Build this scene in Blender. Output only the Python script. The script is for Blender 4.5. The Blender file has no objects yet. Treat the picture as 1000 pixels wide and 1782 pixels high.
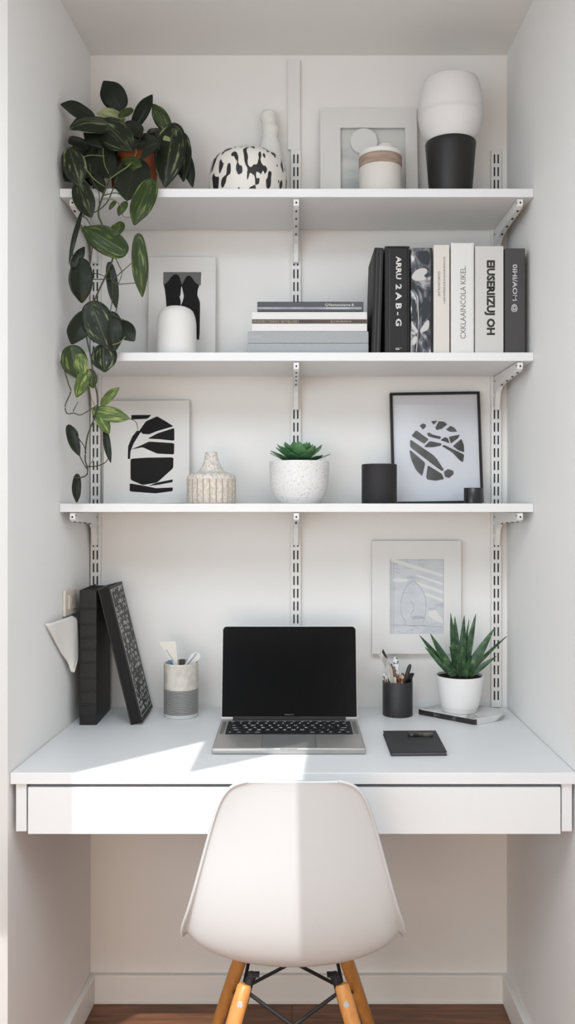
import bpy, bmesh, math, random
from mathutils import Vector, Matrix, Euler
PI = math.pi
SC = bpy.context.scene
COL = SC.collection
RNG = random.Random(7)

# ------------------------------------------------------------------ camera
CAMY, EYE, FPX, CX, HY = -2.221, 1.251, 1534.0, 508.0, 877.0
cam_d = bpy.data.cameras.new('camera'); cam = bpy.data.objects.new('camera', cam_d); COL.objects.link(cam)
cam.location = (0, CAMY, EYE); cam.rotation_euler = (PI/2, 0, 0)
cam_d.sensor_fit = 'AUTO'; cam_d.sensor_width = 36; cam_d.lens = FPX/1782*36
cam_d.shift_x = (500-CX)/1782; cam_d.shift_y = (HY-891)/1782
cam_d.clip_start = .02
SC.camera = cam

# ------------------------------------------------------------------ light, world, exposure
SUN_EL, SUN_AZ = math.radians(52), math.radians(4.5)
w = bpy.data.worlds.new('world'); SC.world = w; w.use_nodes = True
bg = w.node_tree.nodes['Background']; bg.inputs[0].default_value = (.86, .93, 1, 1); bg.inputs[1].default_value = .12
sun_d = bpy.data.lights.new('sun', 'SUN'); sun_d.energy = 3.1; sun_d.angle = math.radians(.35); sun_d.color = (1, .98, .96)
sun = bpy.data.objects.new('sun', sun_d); COL.objects.link(sun)
SUN_DIR = Vector((math.sin(SUN_AZ)*math.cos(SUN_EL), math.cos(SUN_AZ)*math.cos(SUN_EL), -math.sin(SUN_EL)))
sun.rotation_euler = SUN_DIR.to_track_quat('-Z', 'Y').to_euler(); sun.location = (0, -3, 4)
def area(name, loc, target, sx, sy, energy, col):
    d = bpy.data.lights.new(name, 'AREA'); d.shape = 'RECTANGLE'; d.size = sx; d.size_y = sy; d.energy = energy; d.color = col
    o = bpy.data.objects.new(name, d); COL.objects.link(o); o.location = loc
    o.rotation_euler = (Vector(target)-Vector(loc)).to_track_quat('-Z', 'Y').to_euler()
area('window_daylight', (-1.5, -3.0, 1.35), (.2, 0, 1.2), 2.0, 1.3, 27, (.74, .88, .97))
area('low_warm_fill', (-.40, -3.6, .62), (.05, 0, .5), 1.6, 1.0, 20, (1, .76, .56))  # added warm fill without a real source, lifts the walls under the desk
area('ceiling_fill', (-.1, -1.9, 2.3), (-.1, -1.9, 0), 1.4, 1.0, 27, (.80, .905, 1))  # added overhead fill, no fitting there, brightens the desk top
vs = SC.view_settings
SC.display_settings.display_device = 'sRGB'
vs.view_transform = 'Standard'; vs.look = 'None'; vs.gamma = 1; vs.use_curve_mapping = False
vs.exposure = .09

# ------------------------------------------------------------------ helpers
def lin(c):
    return tuple((v/255/12.92 if v/255 <= .04045 else ((v/255+.055)/1.055)**2.4) for v in c) + (1,)
def mat(name, c, rough=.5, spec=.4, metal=0, c2=None, scale=20, ramp=(.4, .6), stretch=(1, 1, 1), detail=3,
        bump=0, bscale=200, coord='Object', tex='noise', coat=0, dist=0, sheen=0):
    m = bpy.data.materials.new(name); m.use_nodes = True
    nt = m.node_tree; N = nt.nodes; L = nt.links
    b = N['Principled BSDF']
    b.inputs['Base Color'].default_value = lin(c); b.inputs['Roughness'].default_value = rough
    b.inputs['Specular IOR Level'].default_value = spec; b.inputs['Metallic'].default_value = metal
    b.inputs['Coat Weight'].default_value = coat
    tc = N.new('ShaderNodeTexCoord'); mp = N.new('ShaderNodeMapping'); mp.inputs['Scale'].default_value = stretch
    L.new(tc.outputs[coord], mp.inputs['Vector'])
    if c2 is not None:
        if tex == 'noise':
            t = N.new('ShaderNodeTexNoise'); t.inputs['Scale'].default_value = scale; t.inputs['Detail'].default_value = detail
            t.inputs['Distortion'].default_value = dist; out = t.outputs['Fac']
        elif tex == 'voronoi':
            t = N.new('ShaderNodeTexVoronoi'); t.inputs['Scale'].default_value = scale; out = t.outputs['Distance']
        else:
            t = N.new('ShaderNodeTexWave'); t.inputs['Scale'].default_value = scale; t.inputs['Distortion'].default_value = dist
            t.inputs['Detail'].default_value = detail; out = t.outputs['Fac']
        L.new(mp.outputs['Vector'], t.inputs['Vector'])
        r = N.new('ShaderNodeValToRGB'); cols = c2 if isinstance(c2, list) else [c, c2]
        e = r.color_ramp.elements
        e[0].position = ramp[0]; e[0].color = lin(cols[0]); e[1].position = ramp[-1]; e[1].color = lin(cols[-1])
        for i in range(1, len(cols)-1):
            k = e.new(ramp[0]+(ramp[-1]-ramp[0])*i/(len(cols)-1)); k.color = lin(cols[i])
        L.new(out, r.inputs['Fac']); L.new(r.outputs['Color'], b.inputs['Base Color'])
    if bump:
        t2 = N.new('ShaderNodeTexNoise'); t2.inputs['Scale'].default_value = bscale; t2.inputs['Detail'].default_value = 2
        L.new(tc.outputs['Object'], t2.inputs['Vector'])
        bp = N.new('ShaderNodeBump'); bp.inputs['Strength'].default_value = bump; bp.inputs['Distance'].default_value = .002
        L.new(t2.outputs['Fac'], bp.inputs['Height']); L.new(bp.outputs['Normal'], b.inputs['Normal'])
    return m

def obj(name, bm, m, parent=None, smooth=False):
    me = bpy.data.meshes.new(name)
    bmesh.ops.recalc_face_normals(bm, faces=bm.faces[:])
    bm.to_mesh(me); bm.free()
    for x in (m if isinstance(m, (list, tuple)) else [m]): me.materials.append(x)
    if smooth:
        for p in me.polygons: p.use_smooth = True
        if smooth is not True: me.set_sharp_from_angle(angle=math.radians(smooth))
    o = bpy.data.objects.new(name, me); COL.objects.link(o)
    if parent: o.parent = parent
    return o
def tag(o, label, cat, group=None):
    o['label'] = label; o['category'] = cat
    if group: o['group'] = group
    return o
def struct(name, bm, m, smooth=False):
    o = obj(name, bm, m, None, smooth); o['kind'] = 'structure'; return o
def thing(name, label, cat, loc=(0, 0, 0), rot=(0, 0, 0), group=None):
    o = bpy.data.objects.new(name, None); COL.objects.link(o)
    o.location = loc; o.rotation_euler = rot; o.empty_display_size = .03
    return tag(o, label, cat, group)
def dup(root, label=None):
    r = root.copy(); COL.objects.link(r)
    if label: r['label'] = label
    for ch in list(root.children):
        c = ch.copy(); COL.objects.link(c); c.parent = r
        for g in list(ch.children):
            d = g.copy(); COL.objects.link(d); d.parent = c
    return r
def BM(): return bmesh.new()
def hexa(bm, p, bev=0, seg=2, mi=0):
    """eight corners: bottom loop of four, top loop of four"""
    v = [bm.verts.new(q) for q in p]
    F = [(3, 2, 1, 0), (4, 5, 6, 7), (0, 1, 5, 4), (1, 2, 6, 5), (2, 3, 7, 6), (3, 0, 4, 7)]
    fs = [bm.faces.new([v[i] for i in f]) for f in F]
    for f in fs: f.material_index = mi
    if bev:
        es = list({e for f in fs for e in f.edges})
        r = bmesh.ops.bevel(bm, geom=es, offset=bev, segments=seg, profile=.5, affect='EDGES')
        for f in r['faces']: f.material_index = mi
def bx(bm, x0, x1, y0, y1, z0, z1, bev=0, seg=2, mi=0):
    hexa(bm, [(x0, y0, z0), (x1, y0, z0), (x1, y1, z0), (x0, y1, z0), (x0, y0, z1), (x1, y0, z1), (x1, y1, z1), (x0, y1, z1)], bev, seg, mi)
def lathe(bm, prof, seg=48, c=(0, 0, 0), mf=None, rf=None):
    """prof: list of (r, z); mf(j, i) -> material index; rf(angle, j) -> radius factor"""
    rings = []
    for j, (r, z) in enumerate(prof):
        if r < 1e-6: rings.append([bm.verts.new((c[0], c[1], c[2]+z))])
        else:
            ring = []
            for i in range(seg):
                a = 2*PI*i/seg; k = rf(a, j) if rf else 1
                ring.append(bm.verts.new((c[0]+r*k*math.cos(a), c[1]+r*k*math.sin(a), c[2]+z)))
            rings.append(ring)
    for j in range(len(rings)-1):
        A, B = rings[j], rings[j+1]
        for i in range(seg):
            k = (i+1) % seg
            if len(A) == 1 and len(B) == 1: continue
            if len(A) == 1: f = bm.faces.new((A[0], B[k], B[i]))
            elif len(B) == 1: f = bm.faces.new((A[i], A[k], B[0]))
            else: f = bm.faces.new((A[i], A[k], B[k], B[i]))
            f.material_index = mf(j, i) if mf else 0
def tube(bm, pts, r, seg=8, mi=0, caps=True):
    pts = [Vector(p) for p in pts]; n = len(pts); rings = []
    rr = r if isinstance(r, (list, tuple)) else [r]*n
    up = Vector((0, 0, 1))
    for i, p in enumerate(pts):
        d = (pts[min(i+1, n-1)]-pts[max(i-1, 0)]).normalized()
        s = d.cross(up)
        if s.length < .05: s = d.cross(Vector((1, 0, 0)))
        s.normalize(); t = s.cross(d).normalized()
        rings.append([bm.verts.new(p+(s*math.cos(2*PI*k/seg)+t*math.sin(2*PI*k/seg))*rr[i]) for k in range(seg)])
    for a, b in zip(rings, rings[1:]):
        for k in range(seg):
            f = bm.faces.new((a[k], a[(k+1) % seg], b[(k+1) % seg], b[k])); f.material_index = mi
    if caps:
        f = bm.faces.new(rings[0][::-1]); f.material_index = mi
        f = bm.faces.new(rings[-1]); f.material_index = mi
def prism(bm, poly, y0, y1, mi=0, axis='y'):
    """extrude a 2D polygon (x, z) along y, or (x, y) along z"""
    f2 = (lambda p, h: (p[0], h, p[1])) if axis == 'y' else (lambda p, h: (p[0], p[1], h))
    A = [bm.verts.new(f2(p, y0)) for p in poly]; B = [bm.verts.new(f2(p, y1)) for p in poly]
    n = len(poly)
    fs = [bm.faces.new(A), bm.faces.new(B[::-1])]
    for i in range(n): fs.append(bm.faces.new((A[i], B[i], B[(i+1) % n], A[(i+1) % n])))
    for f in fs: f.material_index = mi
    return fs
def chaikin(p, n=2, k=.25):
    for _ in range(n):
        q = []
        for i in range(len(p)):
            a, b = p[i], p[(i+1) % len(p)]
            q.append((a[0]+(b[0]-a[0])*k, a[1]+(b[1]-a[1])*k)); q.append((b[0]+(a[0]-b[0])*k, b[1]+(a[1]-b[1])*k))
        p = q
    return p
def catmull(pts, n=6):
    P = [Vector(p) for p in pts]; P = [P[0]*2-P[1]]+P+[P[-1]*2-P[-2]]; out = []
    for i in range(1, len(P)-2):
        a, b, c, d = P[i-1:i+3]
        for k in range(n):
            t = k/n
            out.append(.5*((2*b)+(c-a)*t+(2*a-5*b+4*c-d)*t*t+(3*b-a-3*c+d)*t**3))
    out.append(P[-2]); return out
def at(px, py, Y):
    """world point seen at a photo pixel, at depth Y"""
    s = (Y-CAMY)/FPX
    return Vector(((px-CX)*s, Y, EYE-(py-HY)*s))
def on_plane(px, py, z):
    d = Vector(((px-CX)/FPX, 1, -(py-HY)/FPX)); t = (z-EYE)/d.z
    return Vector((0, CAMY, EYE))+d*t
def local_on(o, px, py):
    """photo pixel -> (x, z) in the plane y=0 of object o"""
    M = Matrix.LocRotScale(o.location, o.rotation_euler, None).inverted()
    a = M @ Vector((0, CAMY, EYE)); d = M.to_3x3() @ Vector(((px-CX)/FPX, 1, -(py-HY)/FPX))
    t = -a.y/d.y; q = a+d*t
    return (q.x, q.z)
def art(name, parent, polys, m, off=.0008, th=.0006, smooth=0, loc=True, k=.25):
    bm = BM()
    for p in polys:
        q = [local_on(parent, *v) for v in p] if loc else p
        if smooth: q = chaikin(q, smooth, k)
        prism(bm, q, -off-th, -off)
    return obj(name, bm, m, parent)
def text(name, s, m, parent, length, height, loc, rot, bold=0, extrude=.0002):
    cu = bpy.data.curves.new('t', 'FONT'); cu.body = s; cu.size = 1; cu.offset = bold; cu.resolution_u = 2
    cu.align_x = 'CENTER'; cu.align_y = 'CENTER'
    t = bpy.data.objects.new('t', cu); COL.objects.link(t)
    bpy.context.view_layer.update()
    me = bpy.data.meshes.new_from_object(t.evaluated_get(bpy.context.evaluated_depsgraph_get()))
    bpy.data.objects.remove(t); bpy.data.curves.remove(cu)
    xs = [v.co.x for v in me.vertices]; ys = [v.co.y for v in me.vertices]
    cx, cy = (min(xs)+max(xs))/2, (min(ys)+max(ys))/2
    sx, sy = length/(max(xs)-min(xs)), height/(max(ys)-min(ys))
    bm = BM(); bm.from_mesh(me); bpy.data.meshes.remove(me)
    R = Matrix.Translation(loc) @ Euler(rot).to_matrix().to_4x4()
    for v in bm.verts: v.co = R @ Vector(((v.co.x-cx)*sx, (v.co.y-cy)*sy, extrude))
    r = bmesh.ops.extrude_face_region(bm, geom=bm.faces[:])
    n = R.to_3x3() @ Vector((0, 0, 1))
    for v in r['geom']:
        if isinstance(v, bmesh.types.BMVert): v.co -= n*extrude
    return obj(name, bm, m, parent)
DOWN = (PI/2, PI/2, 0)      # lettering on a spine, read from the top down
UP = (PI/2, -PI/2, 0)
FLAT = (PI/2, 0, 0)

# ------------------------------------------------------------------ materials
M = {}
M['wall'] = mat('white_wall_paint', (238, 237, 235), .85, .2, bump=.08, bscale=350)
M['ceil'] = mat('ceiling_paint', (236, 235, 233), .9, .2)
M['lacquer'] = mat('white_lacquer', (226, 227, 228), .38, .4)
M['laminate'] = mat('white_shelf_laminate', (228, 228, 228), .4, .4)
M['metal_w'] = mat('white_powder_coat', (232, 231, 229), .45, .4)
M['slot'] = mat('dark_slot', (48, 46, 44), .8, .1)
M['trim'] = mat('white_skirting_paint', (238, 236, 232), .5, .4)
M['black'] = mat('matt_black', (30, 29, 30), .55, .35)
M['blackpaper'] = mat('black_paper', (37, 36, 37), .85, .15)
M['paper'] = mat('white_paper', (224, 223, 221), .85, .15)
M['mount'] = mat('white_mount_card', (226, 225, 223), .8, .2)
M['ceramic'] = mat('white_ceramic', (232, 230, 227), .55, .35, bump=.05, bscale=120)
M['soil'] = mat('dark_soil', (52, 42, 34), .95, .1, c2=(30, 24, 20), scale=120, bump=.6, bscale=150)
M['pages'] = mat('page_edges', (216, 212, 204), .9, .1, c2=(196, 191, 182), scale=300, stretch=(1, 1, 1))

def floor_mat():
    m = bpy.data.materials.new('brown_wood_floor'); m.use_nodes = True
    N = m.node_tree.nodes; L = m.node_tree.links; b = N['Principled BSDF']
    tc = N.new('ShaderNodeTexCoord')
    mp = N.new('ShaderNodeMapping'); mp.inputs['Scale'].default_value = (1.2, 14, 1); L.new(tc.outputs['Object'], mp.inputs[0])
    n = N.new('ShaderNodeTexNoise'); n.inputs['Scale'].default_value = 5; n.inputs['Detail'].default_value = 6; n.inputs['Distortion'].default_value = .6
    L.new(mp.outputs[0], n.inputs['Vector'])
    r = N.new('ShaderNodeValToRGB'); r.color_ramp.elements[0].position = .3; r.color_ramp.elements[0].color = lin((92, 58, 40))
    r.color_ramp.elements[1].position = .72; r.color_ramp.elements[1].color = lin((146, 98, 68))
    L.new(n.outputs['Fac'], r.inputs[0])
    br = N.new('ShaderNodeTexBrick'); br.inputs['Scale'].default_value = 1; br.inputs['Brick Width'].default_value = 1.1
    br.inputs['Row Height'].default_value = .13; br.inputs['Mortar Size'].default_value = .0012
    br.inputs['Color1'].default_value = (1, 1, 1, 1); br.inputs['Color2'].default_value = (.8, .78, .76, 1); br.inputs['Mortar'].default_value = (.25, .2, .18, 1)
    L.new(tc.outputs['Object'], br.inputs['Vector'])
    mx = N.new('ShaderNodeMix'); mx.data_type = 'RGBA'; mx.blend_type = 'MULTIPLY'; mx.inputs[0].default_value = 1
    L.new(r.outputs[0], mx.inputs[6]); L.new(br.outputs['Color'], mx.inputs[7]); L.new(mx.outputs[2], b.inputs['Base Color'])
    b.inputs['Roughness'].default_value = .42
    return m
M['floor'] = floor_mat()

# ------------------------------------------------------------------ the alcove
CEIL = 2.381; XR = .5405
def xl(Y): return -.507+.0298*Y/.546 if Y > -.56 else -.507-.0298*.56/.546
WL_E = (xl(-.555), -.555)
bm = BM(); bx(bm, -.70, .70, 0, .08, -.05, CEIL+.1); struct('wall_back', bm, M['wall'])
bm = BM(); prism(bm, [(xl(0), .0), WL_E, (-.82, -1.02), (-1.9, -1.10), (-1.9, .0)], -.05, CEIL+.05, axis='z'); struct('wall_left', bm, M['wall'])
bm = BM(); bx(bm, XR, XR+.08, -4.4, 0, -.05, CEIL+.05); struct('wall_right', bm, M['wall'])
bm = BM(); bx(bm, -3.2, 1.2, -4.6, .05, -.06, 0); struct('floor', bm, M['floor'])
# ceiling with an unseen opening, added and outlined to shape the sun patches
k = (CEIL-.74)/math.tan(SUN_EL)
off = Vector((-k*math.sin(SUN_AZ), -k*math.cos(SUN_AZ)))
OPEN = [(-.421, -.63), (-.415, -.546), (-.189, -.323), (-.197, -.546), (.034, -.366), (.0207, -.546), (-.035, -1.26), (.50, -1.26), (.50, -2.7), (-1.3, -2.7), (-1.3, -.86), (-.56, -.80)]
hole = [Vector(p)+off for p in OPEN]
bm = BM()
outer = [(-3.2, -4.4), (1.2, -4.4), (1.2, .05), (-3.2, .05)]
vo = [bm.verts.new((x, y, CEIL)) for x, y in outer]; vh = [bm.verts.new((p.x, p.y, CEIL)) for p in hole]
ed = [bm.edges.new((vo[i], vo[(i+1) % 4])) for i in range(4)]+[bm.edges.new((vh[i], vh[(i+1) % len(vh)])) for i in range(len(vh))]
bmesh.ops.triangle_fill(bm, edges=ed, use_beauty=True)
r = bmesh.ops.extrude_face_region(bm, geom=bm.faces[:])
for v in r['geom']:
    if isinstance(v, bmesh.types.BMVert): v.co.z += .02
struct('ceiling', bm, M['ceil'])
# the rest of the room behind the camera: a wall with a wide window, and the far side wall
RW = -4.4
bm = BM(); bx(bm, -2.6, XR+.08, RW-.1, RW, -.05, .06); bx(bm, -2.6, XR+.08, RW-.1, RW, 2.1, CEIL); bx(bm, -2.6, -2.2, RW-.1, RW, .06, 2.1); bx(bm, .35, XR+.08, RW-.1, RW, .06, 2.1)
struct('wall_rear', bm, M['wall'])
bm = BM(); bx(bm, -2.68, -2.6, RW, -.9, -.05, CEIL); bx(bm, -2.68, -1.85, -.98, -.9, -.05, CEIL); struct('wall_far_left', bm, M['wall'])
# skirting boards
BH = .070
bm = BM(); bx(bm, xl(0)+.012, XR-.012, -.014, 0, 0, BH, .002); bx(bm, xl(0)+.012, XR-.012, -.017, 0, 0, .006, .001); struct('baseboard_back', bm, M['trim'])
bm = BM()
hexa(bm, [(xl(-.55), -.55, 0), (xl(-.55)+.014, -.55, 0), (xl(0)+.014, 0, 0), (xl(0), 0, 0), (xl(-.55), -.55, BH), (xl(-.55)+.014, -.55, BH), (xl(0)+.014, 0, BH), (xl(0), 0, BH)], .002)
struct('baseboard_left', bm, M['trim'])
bm = BM(); bx(bm, XR-.014, XR, -1.6, 0, 0, BH, .002); struct('baseboard_right', bm, M['trim'])

# ------------------------------------------------------------------ shelves on standards and brackets
SF = -.2496
TOPS = (1.9565, 1.590, 1.252)
for z, lab in zip(TOPS, ('white wall shelf at the top, holding the trailing plant and lamp',
                         'white wall shelf in the middle, holding the rows of books',
                         'white wall shelf at the bottom, holding the succulent pot')):
    bm = BM(); a, b, xr = xl(SF)+.0008, xl(0)+.0008, XR-.0008
    z0 = z-.0192
    hexa(bm, [(a, SF, z0), (xr, SF, z0), (xr, -.0142, z0), (b, -.0142, z0), (a, SF, z), (xr, SF, z), (xr, -.0142, z), (b, -.0142, z)], .0012)
    tag(obj('wall_shelf', bm, M['laminate']), lab, 'shelf', 'white wall shelves')
RX = ((168-CX)*.001448, (514.5-CX)*.001448, (861-CX)*.001448)
for i, x in enumerate(RX):
    bm = BM(); hw = .0125
    bx(bm, x-hw, x+hw, -.013, 0, .7415, 2.139, .001)
    z = .76
    while z < 2.12:
        for sx in (-1, 1):
            bx(bm, x+sx*.0047-.0017, x+sx*.0047+.0017, -.0136, -.0125, z, z+.0225, mi=1)
        z += .032
    lab = ('white slotted wall standard at the left, behind the trailing plant', 'white slotted wall standard in the middle, above the laptop',
           'white slotted wall standard at the right, behind the aloe')[i]
    tag(obj('shelf_standard', bm, [M['metal_w'], M['slot']]), lab, 'shelf rail', 'slotted shelf standards')
bm = BM(); x0, x1 = at(500.5, 0, 0).x, at(522, 0, 0).x
bx(bm, x0, x1, -.011, 0, 2.1395, at(0, 108, 0).z, .001)
tag(obj('cover_strip', bm, M['metal_w']), 'wide plain white cover strip above the middle standard', 'wall strip')
def bracket(x, ztop, label):
    t = thing('shelf_bracket', label, 'bracket', (x, -.0138, ztop), group='white shelf brackets')
    bm = BM(); L = .228; hw = .0062
    side = [(0, -.001), (-L, -.001), (-L-.004, -.006), (-L-.002, -.017), (-L+.012, -.0215), (-.075, -.027), (-.040, -.031), (-.022, -.042), (-.014, -.060), (-.012, -.085), (0, -.085)]
    A = [bm.verts.new((-hw, p[0], p[1])) for p in side]; B = [bm.verts.new((hw, p[0], p[1])) for p in side]
    n = len(side); bm.faces.new(A); bm.faces.new(B[::-1])
    for i in range(n): bm.faces.new((A[i], B[i], B[(i+1) % n], A[(i+1) % n]))
    bmesh.ops.bevel(bm, geom=bm.edges[:], offset=.0008, segments=1, affect='EDGES')
    for s in (-1, 1):
        bx(bm, s*hw-.0004, s*hw+.0004, -L+.002, -L+.010, -.0095, -.0075, mi=1)
        bx(bm, s*hw-.0004, s*hw+.0004, -.012, -.006, -.016, -.012, mi=1)
    for y, zz in ((-L+.02, -.0222), (-.16, -.0242), (-.11, -.0262), (-.06, -.0295)):
        bx(bm, -.0016, .0016, y-.004, y+.004, zz-.0012, zz+.001, mi=1)
    bx(bm, -.0016, .0016, -L-.0046, -L-.003, -.013, -.009, mi=1)
    obj('arm', bm, [M['metal_w'], M['slot']], t)
    return t
for ztop, sn in zip(TOPS, ('top', 'middle', 'bottom')):
    for x, wn in zip(RX, ('left end', 'centre', 'right end')):
        bracket(x, ztop-.0192, f'white shelf bracket under the {wn} of the {sn} shelf')

# ------------------------------------------------------------------ wall desk
DZ, DF = .740, -.546
desk = thing('wall_desk', 'white wall-to-wall floating desk with one wide drawer, holding the laptop', 'desk', (0, -.27, .62))
bm = BM(); a, b = xl(DF)+.0008, xl(0)+.0008
zz0 = DZ-.022
P = lambda x, y, z: (x, y+.27, z-.62)
hexa(bm, [P(a, DF, zz0), P(XR-.001, DF, zz0), P(XR-.001, -.0006, zz0), P(b, -.0006, zz0), P(a, DF, DZ), P(XR-.001, DF, DZ), P(XR-.001, -.0006, DZ), P(b, -.0006, DZ)], .0015)
obj('desk_top', bm, M['lacquer'], desk)
for x0, x1 in ((29, 47.5), (975.5, 993.5)):
    bm = BM(); s = .0011005
    bx(bm, (x0-CX)*s, (x1-CX)*s, DF+.008+.27, -.02+.27, .6255-.62, zz0-.62, .001); obj('side_panel', bm, M['lacquer'], desk)
bm = BM(); s = .001097
dx0, dx1 = (49.5-CX)*s, (974-CX)*s
bx(bm, dx0, dx1, DF+.004+.27, DF+.022+.27, .622-.62, zz0-.0066-.62, .001)
dr = obj('drawer', bm, M['lacquer'], desk)
bm = BM(); bx(bm, dx0+.012, dx1-.012, DF+.022+.27, -.06+.27, .630-.62, .634-.62); bx(bm, dx0+.012, dx0+.024, DF+.022+.27, -.06+.27, .634-.62, .695-.62); bx(bm, dx1-.024, dx1-.012, DF+.022+.27, -.06+.27, .634-.62, .695-.62)
obj('drawer_box', bm, mat('dark_drawer_inside', (70, 52, 66), .8, .1), dr)

# ------------------------------------------------------------------ chair
chair = thing('shell_chair', 'white moulded shell chair with wooden legs, pushed up to the desk', 'chair', (.002, -.47, 0))
CO = Vector((.002, -.47, 0))
ST = [(-.702, .773, .074, .000), (-.700, .768, .098, .003), (-.694, .748, .118, .008), (-.684, .71, .133, .016), (-.670, .65, .151, .026), (-.657, .585, .170, .034), (-.643, .53, .187, .042),
      (-.627, .485, .199, .050), (-.604, .445, .205, .055), (-.568, .421, .204, .052), (-.50, .411, .203, .046), (-.42, .413, .202, .040), (-.345, .422, .197, .030), (-.305, .421, .186, .018), (-.285, .409, .170, .006)]
bm = BM(); rows = []; NU = 12
ST = [(y, .773-(.773-z)*1.115, hw, c) for y, z, hw, c in ST]
for i, (y, z, hw, c) in enumerate(ST):
    p0, p1 = ST[max(i-1, 0)], ST[min(i+1, len(ST)-1)]
    t = Vector((0, p1[0]-p0[0], p1[1]-p0[1])).normalized()
    n = Vector((0, -t.z, t.y))
    if i < 7 : n = Vector((0, 1, .12)).normalized()
    elif i > 9: n = Vector((0, 0, 1))
    else: n = Vector((0, 1, .12)).lerp(Vector((0, 0, 1)), (i-6)/4).normalized()
    row = []
    fl = (.003, .004, .005, .006, .007, .0085, .010, .0115, .0125, .0115, .010, .008, .006, .004, .003)[i]   # outturned lip
    hw += .006; wb = hw-fl; bowl = min(max((i-5)/3, 0), 1); cc = c if i < 6 else max(c, .030)*(1+.16*bowl)
    for k in range(-NU-2, NU+3):
        u = max(-1, min(1, k/NU)); a = abs(u)
        l1 = a**2.6; l2 = (1-math.sqrt(1-(a*.985)**2))/(1-math.sqrt(1-.985**2))
        lift = cc*(l1*(1-bowl)+l2*bowl); x = wb*u
        e = abs(k)-NU
        if e > 0:
            x += math.copysign(fl*(.55, 1)[e-1], u); lift -= fl*(.15, .75)[e-1]
        row.append(bm.verts.new(Vector((x, y, z))+n*lift-Vector((0, CO.y, 0))))
    rows.append(row)
for a, b in zip(rows, rows[1:]):
    for k in range(len(a)-1): bm.faces.new((a[k], a[k+1], b[k+1], b[k]))
shell = obj('seat_shell', bm, mat('white_polypropylene', (208, 210, 211), .42, .4), chair, True)
md = shell.modifiers.new('s', 'SUBSURF'); md.levels = md.render_levels = 2
so = shell.modifiers.new('t', 'SOLIDIFY'); so.thickness = .005; so.offset = 0
wood_leg = mat('honey_wood', (208, 148, 82), .38, .45, c2=(182, 118, 58), scale=14, stretch=(6, 6, .5), ramp=(.3, .75), detail=4)
bolt_m = mat('steel_bolt', (196, 196, 200), .35, .5, .2)
LEGS = [(-1, -.580, -.690), (1, -.580, -.690), (-1, -.372, -.262), (1, -.372, -.262)]
def legpt(s, yt, yb, z):
    f = (.355-z)/.355
    return Vector((s*(.090+.112*f), yt+(yb-yt)*f+.47, z))
for s, yt, yb in LEGS:
    bm = BM(); zs = [.357, .353, .325, .24, .12, .004, 0]; rs = [.010, .0135, .0150, .0150, .0125, .0095, .009]
    tube(bm, [legpt(s, yt, yb, z) for z in zs], rs, 20)
    lg = obj('leg', bm, wood_leg, chair, 50)
    bm = BM(); p = legpt(s, yt, yb, .331); back = yt < -.5
    d = Vector((0, -1 if back else 1, 0))
    tube(bm, [p+d*.013, p+d*.0165], [.006, .0052], 14); obj('bolt', bm, bolt_m, lg, 40)
    bm = BM(); q = legpt(s, yt, yb, .345)
    dd = Vector((0, .006 if back else -.006, 0)); inn = Vector((-s*.013, 0, 0))
    tube(bm, [Vector((s*.074, q.y+.012*(1 if back else -1), .3715)), q+dd*2+inn*.9+Vector((0, 0, .014)), legpt(s, yt, yb, .292)+dd*1.6+inn*.8], [.0085, .0085, .007], 10)
    bx(bm, s*.074-.011, s*.074+.011, q.y-.010+.012*(1 if back else -1), q.y+.010+.012*(1 if back else -1), .369, .3715, .001)
    obj('leg_bracket', bm, M['black'], chair, 40)
def rod(a, b):
    bm = BM(); tube(bm, [a, b], .0036, 10); obj('brace_rod', bm, M['black'], chair, 40)
def J(i, z):
    s, yt, yb = LEGS[i]; p = legpt(s, yt, yb, z); return p+Vector((-s*.012, (.012 if yt < -.5 else -.012), 0))
for a, b in ((0, 1), (2, 3), (0, 2), (1, 3)):
    rod(J(a, .337), J(b, .207)); rod(J(b, .337), J(a, .207))

# ------------------------------------------------------------------ laptop
lt = thing('laptop', 'open silver laptop with a dark blank screen, in the middle of the desk', 'laptop', (-.0065, -.304, DZ))
alu = mat('brushed_aluminium', (176, 174, 171), .38, .5, .75, bump=.03, bscale=900)
scr = mat('black_glass', (13, 13, 14), .12, .35)
bm = BM(); bx(bm, -.157, .157, -.121, .119, .0005, .0135, .003, 3); base = obj('base', bm, alu, lt, 40)
bm = BM(); bx(bm, -.018, .018, -.1216, -.119, .0115, .0139, .0006); obj('lid_notch', bm, alu, base)
KY0, KY1 = -.010, .097
bm = BM(); bx(bm, -.1385, .1385, KY0-.003, KY1+.003, .0132, .0138, .0002); kb = obj('keyboard', bm, mat('key_well', (34, 34, 35), .7, .2), lt)
keym = mat('black_key', (24, 24, 25), .55, .3)
rowsK = [(['esc']+['F%d' % i for i in range(1, 13)]+['O'], [1]*14, .55), (list('`1234567890-=')+['del'], [1]*13+[1.5], 1), (['tab']+list('QWERTYUIOP[]\\'), [1.5]+[1]*13, 1),
         (['caps']+list("ASDFGHJKL;'")+['enter'], [1.75]+[1]*11+[1.75], 1), (['shift']+list('ZXCVBNM,./')+['shift'], [2.25]+[1]*10+[2.25], 1),
         (['fn', 'ctrl', 'alt', 'cmd', ' ', 'cmd', 'alt', '<', 'v', '>'], [1, 1, 1, 1.25, 5, 1.25, 1, 1, 1, 1], 1)]
hk = (KY1-KY0)/5.55; y = KY1; gap = .0022
leg = []
for names, ws, hf in rowsK:
    h = hk*hf; u = .276/sum(ws); x = -.138
    for nme, wd in zip(names, ws):
        bm = BM(); bx(bm, x+gap/2, x+wd*u-gap/2, y-h+gap/2, y-gap/2, .0136, .0150, .0005, 1)
        obj('key', bm, keym, kb)
        if nme != ' ' : leg.append((nme, x+wd*u/2, y-h/2, h))
        x += wd*u
    y -= h
bm = BM()
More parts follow.
